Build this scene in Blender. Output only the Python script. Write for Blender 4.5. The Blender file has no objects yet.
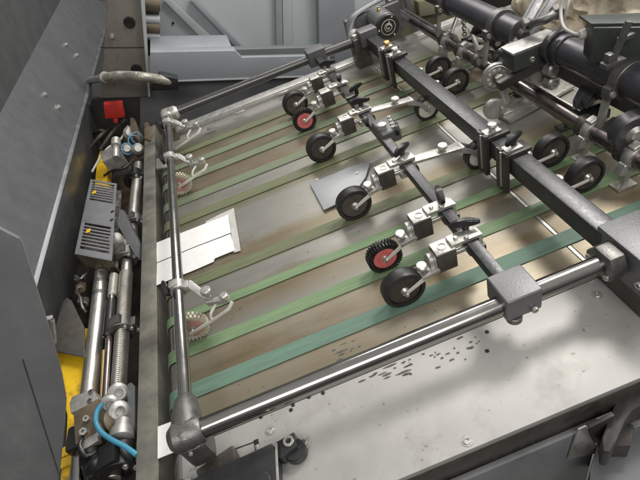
import bpy, bmesh, math, random
from mathutils import Vector, Matrix
random.seed(7)
R = math.radians
S = bpy.context.scene
COL = S.collection

# ---------------------------------------------------------------- frames
TILT = R(16.0)                                   # the feed board slopes down to the press
TF = Matrix.Translation((0, 0, 1.0)) @ Matrix.Rotation(-TILT, 4, 'Y')     # board frame: x along the tapes, y across, z off the board
WF = Matrix.Identity(4)
CAMB = Matrix(((0.927, 0.374, -0.028), (-0.264, 0.600, -0.755), (-0.266, 0.708, 0.655)))   # refined below


def _axes():
    f = 480.0
    v = Vector((-168.0, 381.0, -f)).normalized()
    p = math.atan(381.0 / f)
    g = Vector((0, math.cos(p), math.sin(p)))
    g = (g - g.dot(v) * v).normalized()
    x = v.cross(g)
    u = math.cos(TILT) * x + math.sin(TILT) * g
    n = u.cross(v)
    return Matrix((u, v, n))


CAMB = _axes()
CAM_H = 0.70


def ray(px, py):
    return CAMB @ Vector((px - 320.0, 240.0 - py, -480.0))


def at(px, py, z=0.0):                           # photo measure -> point of the board frame at height z
    r = ray(px, py)
    t = (z - CAM_H) / r.z
    return Vector((r.x * t, r.y * t, z))


CW = TF @ Vector((0, 0, CAM_H))


def atv(px, py, V):                              # photo measure -> point of the board frame on the upright plane y = V
    r = ray(px, py)
    t = V / r.y
    return Vector((r.x * t, V, CAM_H + r.z * t))


def aty(px, py, Y):                              # photo measure -> room point at depth Y
    d = TF.to_3x3() @ ray(px, py)
    return CW + d * ((Y - CW.y) / d.y)


# ---------------------------------------------------------------- materials
def mat(name, col, metal=0.0, rough=0.5, var=0.15, scale=30.0, rvar=0.12, bump=0.0, bscale=200.0,
        dirt=None, damt=0.0, dscale=8.0, stretch=(1, 1, 1), rand=0.0, spec=0.5, spots=0.0):
    m = bpy.data.materials.new(name)
    m.use_nodes = True
    nt = m.node_tree
    N, Lk = nt.nodes, nt.links
    b = N['Principled BSDF']
    b.inputs['Metallic'].default_value = metal
    b.inputs['Specular IOR Level'].default_value = spec
    tc = N.new('ShaderNodeTexCoord')
    mp = N.new('ShaderNodeMapping')
    mp.inputs['Scale'].default_value = stretch
    Lk.new(tc.outputs['Object'], mp.inputs['Vector'])
    n1 = N.new('ShaderNodeTexNoise')
    n1.inputs['Scale'].default_value = scale
    n1.inputs['Detail'].default_value = 6
    n1.inputs['Roughness'].default_value = 0.65
    Lk.new(mp.outputs[0], n1.inputs['Vector'])
    r1 = N.new('ShaderNodeValToRGB')
    r1.color_ramp.elements[0].position = 0.3
    r1.color_ramp.elements[1].position = 0.7
    lo = [max(0, c * (1 - var)) for c in col]
    hi = [min(1, c * (1 + var)) for c in col]
    r1.color_ramp.elements[0].color = (*lo, 1)
    r1.color_ramp.elements[1].color = (*hi, 1)
    Lk.new(n1.outputs['Fac'], r1.inputs['Fac'])
    out = r1.outputs['Color']
    if dirt:
        n2 = N.new('ShaderNodeTexNoise')
        n2.inputs['Scale'].default_value = dscale
        n2.inputs['Detail'].default_value = 8
        n2.inputs['Roughness'].default_value = 0.7
        Lk.new(mp.outputs[0], n2.inputs['Vector'])
        r2 = N.new('ShaderNodeValToRGB')
        r2.color_ramp.elements[0].position = 0.62 - damt * 0.4
        r2.color_ramp.elements[1].position = 0.78 - damt * 0.25
        Lk.new(n2.outputs['Fac'], r2.inputs['Fac'])
        mx = N.new('ShaderNodeMix')
        mx.data_type = 'RGBA'
        mx.inputs['B'].default_value = (*dirt, 1)
        Lk.new(out, mx.inputs['A'])
        Lk.new(r2.outputs['Color'], mx.inputs['Factor'])
        out = mx.outputs['Result']
    if spots:                                     # small ink specks
        n4 = N.new('ShaderNodeTexNoise')
        n4.inputs['Scale'].default_value = 95
        n4.inputs['Detail'].default_value = 2
        Lk.new(tc.outputs['Object'], n4.inputs['Vector'])
        r4 = N.new('ShaderNodeValToRGB')
        r4.color_ramp.elements[0].position = .70
        r4.color_ramp.elements[1].position = .74
        r4.color_ramp.elements[1].color = (spots, spots, spots, 1)
        Lk.new(n4.outputs['Fac'], r4.inputs['Fac'])
        mx4 = N.new('ShaderNodeMix')
        mx4.data_type = 'RGBA'
        mx4.inputs['B'].default_value = (.09, .085, .08, 1)
        Lk.new(out, mx4.inputs['A'])
        Lk.new(r4.outputs['Color'], mx4.inputs['Factor'])
        out = mx4.outputs['Result']
    if rand:
        oi = N.new('ShaderNodeObjectInfo')
        hs = N.new('ShaderNodeHueSaturation')
        ma = N.new('ShaderNodeMapRange')
        ma.inputs['To Min'].default_value = 1 - rand
        ma.inputs['To Max'].default_value = 1 + rand
        Lk.new(oi.outputs['Random'], ma.inputs['Value'])
        Lk.new(ma.outputs[0], hs.inputs['Value'])
        Lk.new(out, hs.inputs['Color'])
        out = hs.outputs['Color']
    Lk.new(out, b.inputs['Base Color'])
    mr = N.new('ShaderNodeMapRange')
    mr.inputs['From Min'].default_value = 0.3
    mr.inputs['From Max'].default_value = 0.7
    mr.inputs['To Min'].default_value = max(0.03, rough - rvar)
    mr.inputs['To Max'].default_value = min(1, rough + rvar)
    Lk.new(n1.outputs['Fac'], mr.inputs['Value'])
    Lk.new(mr.outputs[0], b.inputs['Roughness'])
    if bump:
        n3 = N.new('ShaderNodeTexNoise')
        n3.inputs['Scale'].default_value = bscale
        n3.inputs['Detail'].default_value = 3
        Lk.new(mp.outputs[0], n3.inputs['Vector'])
        bp = N.new('ShaderNodeBump')
        bp.inputs['Strength'].default_value = bump
        bp.inputs['Distance'].default_value = 0.001
        Lk.new(n3.outputs['Fac'], bp.inputs['Height'])
        Lk.new(bp.outputs[0], b.inputs['Normal'])
    return m


def board_mat():
    """worn ground-steel feed board: brownish varnish left between the tapes, streaks along the sheet travel"""
    m = bpy.data.materials.new('worn_board_steel')
    m.use_nodes = True
    nt = m.node_tree
    N, Lk = nt.nodes, nt.links
    b = N['Principled BSDF']
    tc = N.new('ShaderNodeTexCoord')
    sp = N.new('ShaderNodeSeparateXYZ')
    Lk.new(tc.outputs['Object'], sp.inputs[0])

    def noise(scale, stretch, detail=6, rough=0.6):
        mp = N.new('ShaderNodeMapping')
        mp.inputs['Scale'].default_value = stretch
        Lk.new(tc.outputs['Object'], mp.inputs['Vector'])
        n = N.new('ShaderNodeTexNoise')
        n.inputs['Scale'].default_value = scale
        n.inputs['Detail'].default_value = detail
        n.inputs['Roughness'].default_value = rough
        Lk.new(mp.outputs[0], n.inputs['Vector'])
        return n.outputs['Fac']

    def math_(op, a, c=None, v=0.0):
        n = N.new('ShaderNodeMath')
        n.operation = op
        for i, s in enumerate((a, c)):
            if s is None:
                n.inputs[i].default_value = v
            elif isinstance(s, float):
                n.inputs[i].default_value = s
            else:
                Lk.new(s, n.inputs[i])
        return n.outputs[0]
    streak = noise(5.0, (0.6, 6.0, 1), 7, 0.62)
    blot = noise(7.0, (1.0, 1.6, 1), 6, 0.6)
    fine = noise(40.0, (0.6, 12.0, 1), 4, 0.6)
    # distance across the board, nudged by the streaks, looks up the varnish bands
    vv = math_('ADD', sp.outputs['Y'], math_('MULTIPLY', math_('SUBTRACT', math_('ADD', math_('MULTIPLY', streak, 0.5), math_('MULTIPLY', blot, 0.5)), 0.5), 0.09))
    mr = N.new('ShaderNodeMapRange')
    mr.inputs['From Min'].default_value = 0.40
    mr.inputs['From Max'].default_value = 1.70
    Lk.new(vv, mr.inputs['Value'])
    rp = N.new('ShaderNodeValToRGB')
    cr = rp.color_ramp
    steel = (.38, .37, .35)
    brown = (.165, .128, .070)
    tan = (.235, .198, .130)
    grey = (.235, .228, .205)
    olive = (.145, .137, .075)
    rust = (.165, .12, .070)
    stops = [(.40, steel), (.455, steel), (.475, tan), (.53, tan), (.575, brown), (.625, tan), (.66, grey), (.71, brown), (.735, brown),
             (.77, grey), (.805, grey), (.85, brown), (.885, brown), (.915, grey), (1.03, grey), (1.06, olive), (1.12, grey), (1.165, grey),
             (1.20, rust), (1.255, brown), (1.31, olive), (1.34, rust), (1.40, brown), (1.47, olive), (1.52, grey), (1.58, steel)]
    while len(cr.elements) < len(stops):
        cr.elements.new(0.5)
    for e, (p, c) in zip(cr.elements, stops):
        e.position = (p - .40) / 1.30
    for e, (p, c) in zip(cr.elements, stops):
        e.color = (*c, 1)
    Lk.new(mr.outputs[0], rp.inputs['Fac'])
    # patches where the varnish has worn back to steel
    wr = N.new('ShaderNodeValToRGB')
    wr.color_ramp.elements[0].position = 0.38
    wr.color_ramp.elements[1].position = 0.72
    Lk.new(math_('ADD', math_('MULTIPLY', blot, 0.6), math_('MULTIPLY', streak, 0.4)), wr.inputs['Fac'])
    mx = N.new('ShaderNodeMix')
    mx.data_type = 'RGBA'
    Lk.new(math_('MULTIPLY', wr.outputs['Color'], 0.5), mx.inputs['Factor'])
    Lk.new(rp.outputs['Color'], mx.inputs['A'])
    mx.inputs['B'].default_value = (.30, .288, .262, 1)
    # fine brushed lines
    hs = N.new('ShaderNodeHueSaturation')
    m2 = N.new('ShaderNodeMapRange')
    m2.inputs['From Min'].default_value = .3
    m2.inputs['From Max'].default_value = .7
    m2.inputs['To Min'].default_value = .92
    m2.inputs['To Max'].default_value = 1.07
    Lk.new(fine, m2.inputs['Value'])
    Lk.new(m2.outputs[0], hs.inputs['Value'])
    Lk.new(mx.outputs['Result'], hs.inputs['Color'])
    spk = noise(80.0, (.8, 1.2, 1), 2, .5)
    r4 = N.new('ShaderNodeValToRGB')
    r4.color_ramp.elements[0].position = .69
    r4.color_ramp.elements[1].position = .73
    r4.color_ramp.elements[1].color = (.6, .6, .6, 1)
    Lk.new(spk, r4.inputs['Fac'])
    mx4 = N.new('ShaderNodeMix')
    mx4.data_type = 'RGBA'
    mx4.inputs['B'].default_value = (.08, .07, .055, 1)
    Lk.new(hs.outputs['Color'], mx4.inputs['A'])
    Lk.new(r4.outputs['Color'], mx4.inputs['Factor'])
    Lk.new(mx4.outputs['Result'], b.inputs['Base Color'])
    b.inputs['Metallic'].default_value = 0.42
    m3 = N.new('ShaderNodeMapRange')
    m3.inputs['From Min'].default_value = .3
    m3.inputs['From Max'].default_value = .7
    m3.inputs['To Min'].default_value = .30
    m3.inputs['To Max'].default_value = .52
    Lk.new(math_('ADD', math_('MULTIPLY', streak, 0.6), math_('MULTIPLY', blot, 0.4)), m3.inputs['Value'])
    Lk.new(m3.outputs[0], b.inputs['Roughness'])
    bp = N.new('ShaderNodeBump')
    bp.inputs['Strength'].default_value = 0.08
    bp.inputs['Distance'].default_value = 0.001
    Lk.new(fine, bp.inputs['Height'])
    Lk.new(bp.outputs[0], b.inputs['Normal'])
    return m


M = {}
M['board'] = board_mat()
M['apron'] = mat('apron_steel', (.37, .362, .345), .28, .47, .12, 7, .10, .05, 300, dirt=(.27, .262, .245), damt=.16, dscale=6, spots=.5)
M['tape'] = mat('green_tape', (.145, .22, .115), 0, .62, .2, 18, .1, .2, 900, dirt=(.12, .14, .08), damt=.12, dscale=7, stretch=(.5, 6, 1))
M['tape_teal'] = mat('teal_tape', (.105, .18, .135), 0, .62, .2, 18, .1, .2, 900, dirt=(.09, .12, .09), damt=.12, dscale=7, stretch=(.5, 6, 1))
M['tape_faded'] = mat('faded_green_tape', (.14, .17, .105), 0, .6, .2, 18, .1, .12, 900, dirt=(.11, .10, .06), damt=.12, dscale=10, stretch=(.5, 6, 1))
M['tape_old'] = mat('olive_tape', (.12, .135, .07), 0, .55, .25, 18, .1, .2, 900, dirt=(.08, .08, .045), damt=.16, dscale=7, stretch=(.5, 6, 1))
M['chrome'] = mat('chrome', (.33, .318, .30), 1, .17, .06, 14, .05, 0, dirt=(.35, .31, .26), damt=.02, dscale=20)
M['worn_shaft'] = mat('worn_silver_steel', (.56, .54, .50), .9, .30, .12, 30, .08, dirt=(.16, .13, .10), damt=.12, dscale=16, stretch=(1, .35, 1))
M['darkchrome'] = mat('dark_polished_steel', (.27, .235, .23), 1, .24, .15, 16, .08, dirt=(.10, .07, .06), damt=.1, dscale=14)
M['cast'] = mat('grey_cast', (.17, .165, .158), .75, .42, .22, 60, .1, .35, 500, dirt=(.07, .065, .06), damt=.1)
M['zinc'] = mat('bright_zinc', (.50, .485, .455), .75, .36, .16, 80, .1, .15, 400, dirt=(.22, .19, .15), damt=.06, dscale=40)
M['alu'] = mat('cast_aluminium', (.46, .45, .43), .7, .42, .16, 60, .1, .3, 500, dirt=(.16, .14, .11), damt=.08, dscale=30)
M['brown_metal'] = mat('dark_oily_metal', (.085, .075, .066), .5, .42, .3, 60, .1, .15, 300)
M['hammer'] = mat('hammertone_grey', (.12, .12, .124), .35, .42, .10, 30, .06, .25, 420, dirt=(.12, .12, .12), damt=.05, dscale=10)
M['hammer_light'] = mat('hammertone_light', (.15, .15, .156), .4, .40, .12, 260, .06, .3, 500)
M['beam'] = mat('black_beam_paint', (.055, .055, .058), .4, .33, .2, 120, .08, .15, 500, dirt=(.11, .11, .112), damt=.1, dscale=16)
M['guard'] = mat('guard_paint', (.135, .138, .147), .25, .42, .10, 20, .06, .12, 500, dirt=(.165, .168, .172), damt=.04, dscale=9)
M['guard_dark'] = mat('guard_dark_paint', (.075, .078, .08), .3, .34, .2, 9, .08, .12, 500, dirt=(.14, .135, .12), damt=.12, dscale=7)
M['side_grey'] = mat('side_cover_paint', (.19, .197, .202), .3, .40, .16, 9, .12, .12, 500, dirt=(.265, .27, .27), damt=.14, dscale=10)
M['black'] = mat('black_plastic', (.012, .012, .013), 0, .33, .2, 40, .1)
M['rubber'] = mat('black_rubber', (.018, .017, .017), 0, .42, .3, 60, .12, .1, 500, dirt=(.05, .045, .04), damt=.1, dscale=40)
M['hubblack'] = mat('worn_dark_disc', (.07, .06, .05), .2, .45, .4, 50, .1, .1, 400, dirt=(.14, .10, .07), damt=.2, dscale=34, rand=.35)
M['red'] = mat('red_hub', (.62, .155, .145), 0, .42, .12, 60)
M['pink'] = mat('faded_pink', (.50, .27, .23), 0, .55, .2, 60, dirt=(.35, .25, .15), damt=.1, dscale=60)
M['cream'] = mat('cream_bristle', (.50, .47, .36), 0, .6, .2, 60, dirt=(.25, .2, .14), damt=.1, dscale=60)
M['white'] = mat('dirty_white', (.62, .60, .55), .1, .5, .12, 60, dirt=(.3, .26, .2), damt=.08, dscale=40)
M['paper'] = mat('paper', (.76, .76, .74), 0, .7, .05, 30, .05, .3, 60, dirt=(.62, .61, .55), damt=.10, dscale=26)
M['yellow'] = mat('yellow_paint', (.72, .45, .015), 0, .42, .14, 26, .1, dirt=(.16, .09, .03), damt=.16, dscale=22)
M['redplate'] = mat('red_tag', (.50, .03, .025), 0, .45, .12, 30, dirt=(.20, .01, .01), damt=.08, dscale=40)
M['blue'] = mat('blue_tube', (.05, .25, .38), 0, .35, .1, 30)
M['bluedark'] = mat('dull_blue_hose', (.035, .16, .27), 0, .45, .25, 60, dirt=(.05, .05, .05), damt=.15, dscale=40)
M['brass'] = mat('brass', (.55, .36, .14), .9, .35, .2, 60)
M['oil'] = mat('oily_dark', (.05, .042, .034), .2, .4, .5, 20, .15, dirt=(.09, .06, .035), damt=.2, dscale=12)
M['nearblack'] = mat('near_black', (.022, .020, .018), .1, .5, .4, 14, .1, dirt=(.05, .036, .024), damt=.14, dscale=9)
M['rusty'] = mat('oily_brown_cover', (.14, .11, .075), .3, .4, .35, 18, .1, dirt=(.06, .045, .03), damt=.2, dscale=10)
M['stained'] = mat('stained_plate', (.20, .185, .16), .35, .42, .15, 12, .08, dirt=(.075, .05, .03), damt=.16, dscale=11)
M['tubedark'] = mat('dark_blued_tube', (.092, .089, .100), .6, .36, .2, 12, .08)
M['box'] = mat('dark_green_grey', (.055, .062, .056), .15, .38, .12, 20, .06, dirt=(.09, .095, .085), damt=.06)
M['wall'] = mat('wall_panel', (.38, .415, .425), 0, .5, .06, 3, .05, dirt=(.30, .325, .32), damt=.05, dscale=3, stretch=(1, 1, .3))
M['post'] = mat('post_grey', (.27, .285, .31), .1, .45, .06, 6)
M['postlight'] = mat('post_light', (.40, .42, .43), .1, .45, .06, 6)
M['ledge'] = mat('ledge_bluegrey', (.25, .268, .29), .1, .45, .05, 4, dirt=(.30, .32, .34), damt=.04)
M['ledge_dark'] = mat('ledge_strip', (.12, .125, .13), .1, .45, .08, 4)
M['panel_dark'] = mat('panel_dark', (.12, .124, .13), .2, .42, .1, 12, dirt=(.12, .12, .12), damt=.08)
M['olive'] = mat('olive_machine', (.20, .185, .125), .1, .5, .15, 14, .08, .1, 200, dirt=(.10, .085, .05), damt=.12, dscale=12)
M['hose'] = mat('corrugated_hose', (.36, .345, .30), .5, .42, .2, 80, dirt=(.15, .12, .08), damt=.12, dscale=30)
M['cable'] = mat('grey_cable', (.36, .35, .33), 0, .45, .1, 50)
M['heap'] = mat('mottled_heap', (.50, .42, .32), 0, .75, .5, 22, .1, .8, 60, dirt=(.40, .46, .38), damt=.2, dscale=7)
M['floor'] = mat('floor_concrete', (.14, .135, .13), 0, .6, .2, 4)
M['hole'] = mat('dark_hole', (.015, .014, .013), .2, .5, .2, 60)
M['tapeclear'] = mat('sticky_tape', (.50, .49, .46), .1, .18, .15, 60, .1, .4, 120)
M['inkmark'] = mat('ink_scuff', (.085, .08, .075), .2, .5, .3, 90)
M['dark_frame'] = mat('dark_frame_paint', (.05, .045, .042), .3, .38, .2, 20, .08, .1, 300)
M['armblack'] = mat('worn_black_arm', (.032, .035, .035), .4, .36, .3, 18, .1, .1, 300, dirt=(.075, .075, .072), damt=.1, dscale=14)


# ---------------------------------------------------------------- mesh helpers
def rotm(ax, d):
    return Matrix.Rotation(R(d), 4, ax)


def merge(bm, src, m=None):
    if m is not None:
        bmesh.ops.transform(src, matrix=m, verts=src.verts)
    me = bpy.data.meshes.new('tmp')
    src.to_mesh(me)
    src.free()
    bm.from_mesh(me)
    bpy.data.meshes.remove(me)


def box(bm, c, s, m=None, bev=0.002, seg=2):
    b = bmesh.new()
    bmesh.ops.create_cube(b, size=1)
    bmesh.ops.scale(b, vec=s, verts=b.verts)
    if bev:
        bmesh.ops.bevel(b, geom=b.edges[:], offset=min(bev, min(s) * .4), segments=seg, affect='EDGES', profile=.6)
    mm = Matrix.Translation(c)
    if m is not None:
        mm = mm @ m
    merge(bm, b, mm)
    return bm


def frame_z(d):
    d = Vector(d).normalized()
    return d.to_track_quat('Z', 'Y').to_matrix().to_4x4()


def lathe(bm, prof, c=(0, 0, 0), axis=(0, 0, 1), seg=32):
    """prof: [(radius, height)] spun about axis through c"""
    b = bmesh.new()
    rings = []
    for r, h in prof:
        if r < 1e-6:
            rings.append([b.verts.new((0, 0, h))])
        else:
            rings.append([b.verts.new((r * math.cos(2 * math.pi * k / seg), r * math.sin(2 * math.pi * k / seg), h)) for k in range(seg)])
    for A, B in zip(rings, rings[1:]):
        for k in range(seg):
            k2 = (k + 1) % seg
            if len(A) == 1 and len(B) == 1:
                continue
            if len(A) == 1:
                b.faces.new((A[0], B[k], B[k2]))
            elif len(B) == 1:
                b.faces.new((A[k], A[k2], B[0]))
            else:
                b.faces.new((A[k], A[k2], B[k2], B[k]))
    bmesh.ops.recalc_face_normals(b, faces=b.faces)
    merge(bm, b, Matrix.Translation(c) @ frame_z(axis))
    return bm


def cyl(bm, p0, p1, r, seg=28, bev=.0015, r1=None):
    p0, p1 = Vector(p0), Vector(p1)
    L = (p1 - p0).length
    r1 = r if r1 is None else r1
    bv = min(bev, r * .4, r1 * .4, L * .3)
    lathe(bm, [(0, 0), (r - bv, 0), (r, bv), (r1, L - bv), (r1 - bv, L), (0, L)], p0, p1 - p0, seg)
    return bm


def ring(bm, c, axis, ro, ri, w, seg=36):
    bv = min(.0012, w * .2)
    h = w / 2
    lathe(bm, [(ri, -h), (ro - bv, -h), (ro, -h + bv), (ro, h - bv), (ro - bv, h), (ri, h), (ri, -h)], c, axis, seg)
    return bm


def sweep(bm, pts, r, seg=12, sub=6, flat=1.0):
    """round wire through pts (Catmull-Rom)"""
    P = [Vector(p) for p in pts]
    Q = []
    n = len(P)
    if n > 2 and sub > 1:
        for i in range(n - 1):
            a, b_, c, d = P[max(i - 1, 0)], P[i], P[i + 1], P[min(i + 2, n - 1)]
            for k in range(sub):
                t = k / sub
                Q.append(.5 * ((2 * b_) + (c - a) * t + (2 * a - 5 * b_ + 4 * c - d) * t * t + (3 * b_ - a - 3 * c + d) * t ** 3))
        Q.append(P[-1])
    else:
        Q = P
    b = bmesh.new()
    rings = []
    up = Vector((0, 0, 1))
    for i, p in enumerate(Q):
        t = (Q[min(i + 1, len(Q) - 1)] - Q[max(i - 1, 0)]).normalized()
        s = t.cross(up)
        if s.length < 1e-3:
            s = t.cross(Vector((0, 1, 0)))
        s.normalize()
        w = s.cross(t)
        rr = r(i / (len(Q) - 1)) if callable(r) else r
        rings.append([b.verts.new(p + s * rr * math.cos(2 * math.pi * k / seg) + w * rr * flat * math.sin(2 * math.pi * k / seg)) for k in range(seg)])
    for A, B in zip(rings, rings[1:]):
        for k in range(seg):
            b.faces.new((A[k], A[(k + 1) % seg], B[(k + 1) % seg], B[k]))
    b.faces.new(rings[0])
    b.faces.new(rings[-1])
    bmesh.ops.recalc_face_normals(b, faces=b.faces)
    merge(bm, b)
    return bm


def prism(bm, pts, ext, bev=0.0015):
    """polygon pts (3-D, planar) pushed along vector ext"""
    b = bmesh.new()
    ext = Vector(ext)
    A = [b.verts.new(Vector(p)) for p in pts]
    B = [b.verts.new(Vector(p) + ext) for p in pts]
    b.faces.new(A)
    b.faces.new(list(reversed(B)))
    n = len(A)
    for k in range(n):
        b.faces.new((A[k], B[k], B[(k + 1) % n], A[(k + 1) % n]))
    bmesh.ops.recalc_face_normals(b, faces=b.faces)
    if bev:
        bmesh.ops.bevel(b, geom=b.edges[:], offset=bev, segments=2, affect='EDGES', profile=.6, clamp_overlap=True)
    merge(bm, b)
    return bm


def strip(bm, path, w, th):
    """flat band following path [(x,z)] in a plane of constant y; path centre y given by caller: path of Vectors, width along y"""
    b = bmesh.new()
    rows = []
    for i, p in enumerate(path):
        t = (path[min(i + 1, len(path) - 1)] - path[max(i - 1, 0)]).normalized()
        nrm = Vector((-t.z, 0, t.x))
        rows.append([b.verts.new(p + Vector((0, s * w / 2, 0)) + nrm * q) for s, q in ((-1, 0), (1, 0), (1, th), (-1, th))])
    for A, B in zip(rows, rows[1:]):
        for k in range(4):
            b.faces.new((A[k], A[(k + 1) % 4], B[(k + 1) % 4], B[k]))
    b.faces.new(rows[0])
    b.faces.new(rows[-1])
    bmesh.ops.recalc_face_normals(b, faces=b.faces)
    merge(bm, b)
    return bm


def screw(bm, c, axis=(0, 0, 1), r=.006, h=.004):
    """socket-head screw"""
    lathe(bm, [(r * .45, h * .35), (r * .5, h), (r * .9, h), (r, h * .8), (r, 0)], c, axis, 18)
    lathe(bm, [(0, h * .35), (r * .46, h * .35)], c, axis, 6)
    return bm


# ---------------------------------------------------------------- object helpers
ORI = {}
FRM = {}


def finish(bm, name, m, smooth=35):
    me = bpy.data.meshes.new(name)
    ca = math.cos(R(smooth))
    bm.normal_update()
    for f in bm.faces:
        f.smooth = True
    for e in bm.edges:
        if len(e.link_faces) == 2 and e.link_faces[0].normal.dot(e.link_faces[1].normal) < ca:
            e.smooth = False
    bm.to_mesh(me)
    bm.free()
    me.materials.append(m)
    return me


def setp(o, label, cat, group, kind):
    if label:
        o['label'] = label
    if cat:
        o['category'] = cat
    if group:
        o['group'] = group
    if kind:
        o['kind'] = kind


def thing(name, label, cat, origin=(0, 0, 0), frame=None, group=None, rz=0):
    frame = TF if frame is None else frame
    o = bpy.data.objects.new(name, None)
    o.empty_display_size = .02
    COL.objects.link(o)
    o.matrix_world = frame @ Matrix.Translation(origin) @ Matrix.Rotation(rz, 4, 'Z')
    ORI[o.name] = Vector(origin)
    setp(o, label, cat, group, None)
    return o


def part(name, bm, m, parent, label=None, smooth=35):
    """bm is in the same frame as the thing; its origin becomes its own centre"""
    vs = [v.co.copy() for v in bm.verts]
    c = sum(vs, Vector()) / len(vs)
    root_o = ORI[parent.name]
    bmesh.ops.translate(bm, vec=-c, verts=bm.verts)
    o = bpy.data.objects.new(name, finish(bm, name, m, smooth))
    COL.objects.link(o)
    o.parent = parent
    o.location = c - root_o
    ORI[o.name] = c
    if label:
        o['label'] = label
    return o


def solo(name, bm, m, label, cat, frame=None, group=None, kind=None, smooth=35, origin=None):
    frame = TF if frame is None else frame
    vs = [v.co.copy() for v in bm.verts]
    if origin is None:
        lo = Vector([min(v[i] for v in vs) for i in range(3)])
        hi = Vector([max(v[i] for v in vs) for i in range(3)])
        origin = Vector(((lo.x + hi.x) / 2, (lo.y + hi.y) / 2, lo.z))
    origin = Vector(origin)
    bmesh.ops.translate(bm, vec=-origin, verts=bm.verts)
    o = bpy.data.objects.new(name, finish(bm, name, m, smooth))
    COL.objects.link(o)
    o.matrix_world = frame @ Matrix.Translation(origin)
    ORI[o.name] = origin
    setp(o, label, cat, group, kind)
    return o


KIDS = {}


def children(o):
    return [c for c in bpy.data.objects if c.parent == o]


def dup(root, origin, label, rz=0, frame=None, group=None):
    frame = TF if frame is None else frame
    r = root.copy()
    COL.objects.link(r)
    r.matrix_world = frame @ Matrix.Translation(origin) @ Matrix.Rotation(rz, 4, 'Z')
    r['label'] = label
    if group:
        r['group'] = group
    for ch in children(root):
        c = ch.copy()
        COL.objects.link(c)
        c.parent = r
        for g in children(ch):
            d = g.copy()
            COL.objects.link(d)
            d.parent = c
    return r


nb = bmesh.new

# ================================================================ SETTING
bm = nb()
box(bm, (0, 1.5, -.02), (14, 14, .04), bev=0)
solo('floor', bm, M['floor'], None, None, WF, kind='structure')

# ================================================================ FEED BOARD
board = thing('feed_board', 'long sloping worn steel feed board with brown stained bands under the green tapes', 'feed board', (0, 0, 0))
B_L, B_R, V0, V1 = -.312, .98, .452, 1.60
bm = nb()
SEAM = .437
box(bm, ((B_L + SEAM - .0015) / 2, (V0 + V1) / 2, -.006), (SEAM - .0015 - B_L, V1 - V0, .012), bev=.0008)
o = part('plate', bm, M['board'], board)
# keep the plate's texture in board coordinates: move the origin back to the board's
for v in o.data.vertices:
    v.co += o.location
o.location = (0, 0, 0)
bm = nb()
box(bm, ((B_R + SEAM + .0075) / 2, (V0 + V1) / 2, -.006), (B_R - SEAM - .0075, V1 - V0, .012), bev=.0008)
o = part('plate', bm, M['board'], board)
for v in o.data.vertices:
    v.co += o.location
o.location = (0, 0, 0)
bm = nb()
box(bm, (SEAM + .0033, (V0 + V1) / 2, -.0063), (.0062, V1 - V0, .012), bev=.0006)
part('seam_bar', bm, M['alu'], board)
bm = nb()
box(bm, (.335, 1.03, -.03), (1.28, 1.12, .03), bev=.001)
part('under_frame', bm, M['oil'], board)
bm = nb()                                                   # far edge angle with clips
box(bm, (.25, 1.625, .004), (1.13, .045, .02), bev=.003)
box(bm, (.25, 1.60, .004), (1.13, .004, .012), bev=.001)
part('edge_rail', bm, M['alu'], board)
for px, py in ((240, 113), (283, 93), (212, 128)):
    bm = nb()
    p = at(px, py, .014)
    box(bm, (p.x, p.y, .016), (.035, .012, .006), bev=.001)
    part('edge_clip', bm, M['zinc'], board)

# near apron
apron = thing('apron_plate', 'broad bare grey steel apron plate along the near side of the feed board', 'apron plate', (.3, .36, -.01))
bm = nb()
prism(bm, [(-.318, .4495, -.012), (SEAM - .001, .4495, -.012), (SEAM - .001, .275, -.012), (-.10, .275, -.012), (-.318, .345, -.012)], (0, 0, .012), .0008)
o = part('sheet', bm, M['apron'], apron)
bm = nb()
prism(bm, [(SEAM + .0015, .4495, -.012), (.95, .4495, -.012), (.95, .285, -.012), (.36 + .08, .275, -.012)], (0, 0, .0125), .0008)
part('sheet', bm, M['apron'], apron)
bm = nb()                                                  # folded down front lip and dark skirt
box(bm, (.17, .2765, -.042), (.545, .004, .060), bev=.001)
part('front_lip', bm, M['brown_metal'], apron)
# screws and holes read off the apron
for px, py, r in ((467, 441, .0062), (597, 295, .006), (619, 288, .0065), (270, 430, .0066)):
    bm = nb()
    p = at(px, py, 0)
    lathe(bm, [(r * 1.35, .0003), (r * 1.3, .0012), (r, .0012)], p, (0, 0, 1), 24)
    screw(bm, p, (0, 0, 1), r, .003)
    part('screw', bm, M['zinc'], apron)
for px, py in ((487, 332), (487, 351), (261, 417), (270, 408), (291, 410), (293, 405), (309, 397), (323, 393)):
    bm = nb()
    p = at(px, py, 0)
    lathe(bm, [(0, .0006), (.0028, .0006), (.0036, .0003)], p, (0, 0, 1), 18)
    part('pin_hole', bm, M['hole'], apron)
bm = nb()
rr = random.Random(3)
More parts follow.
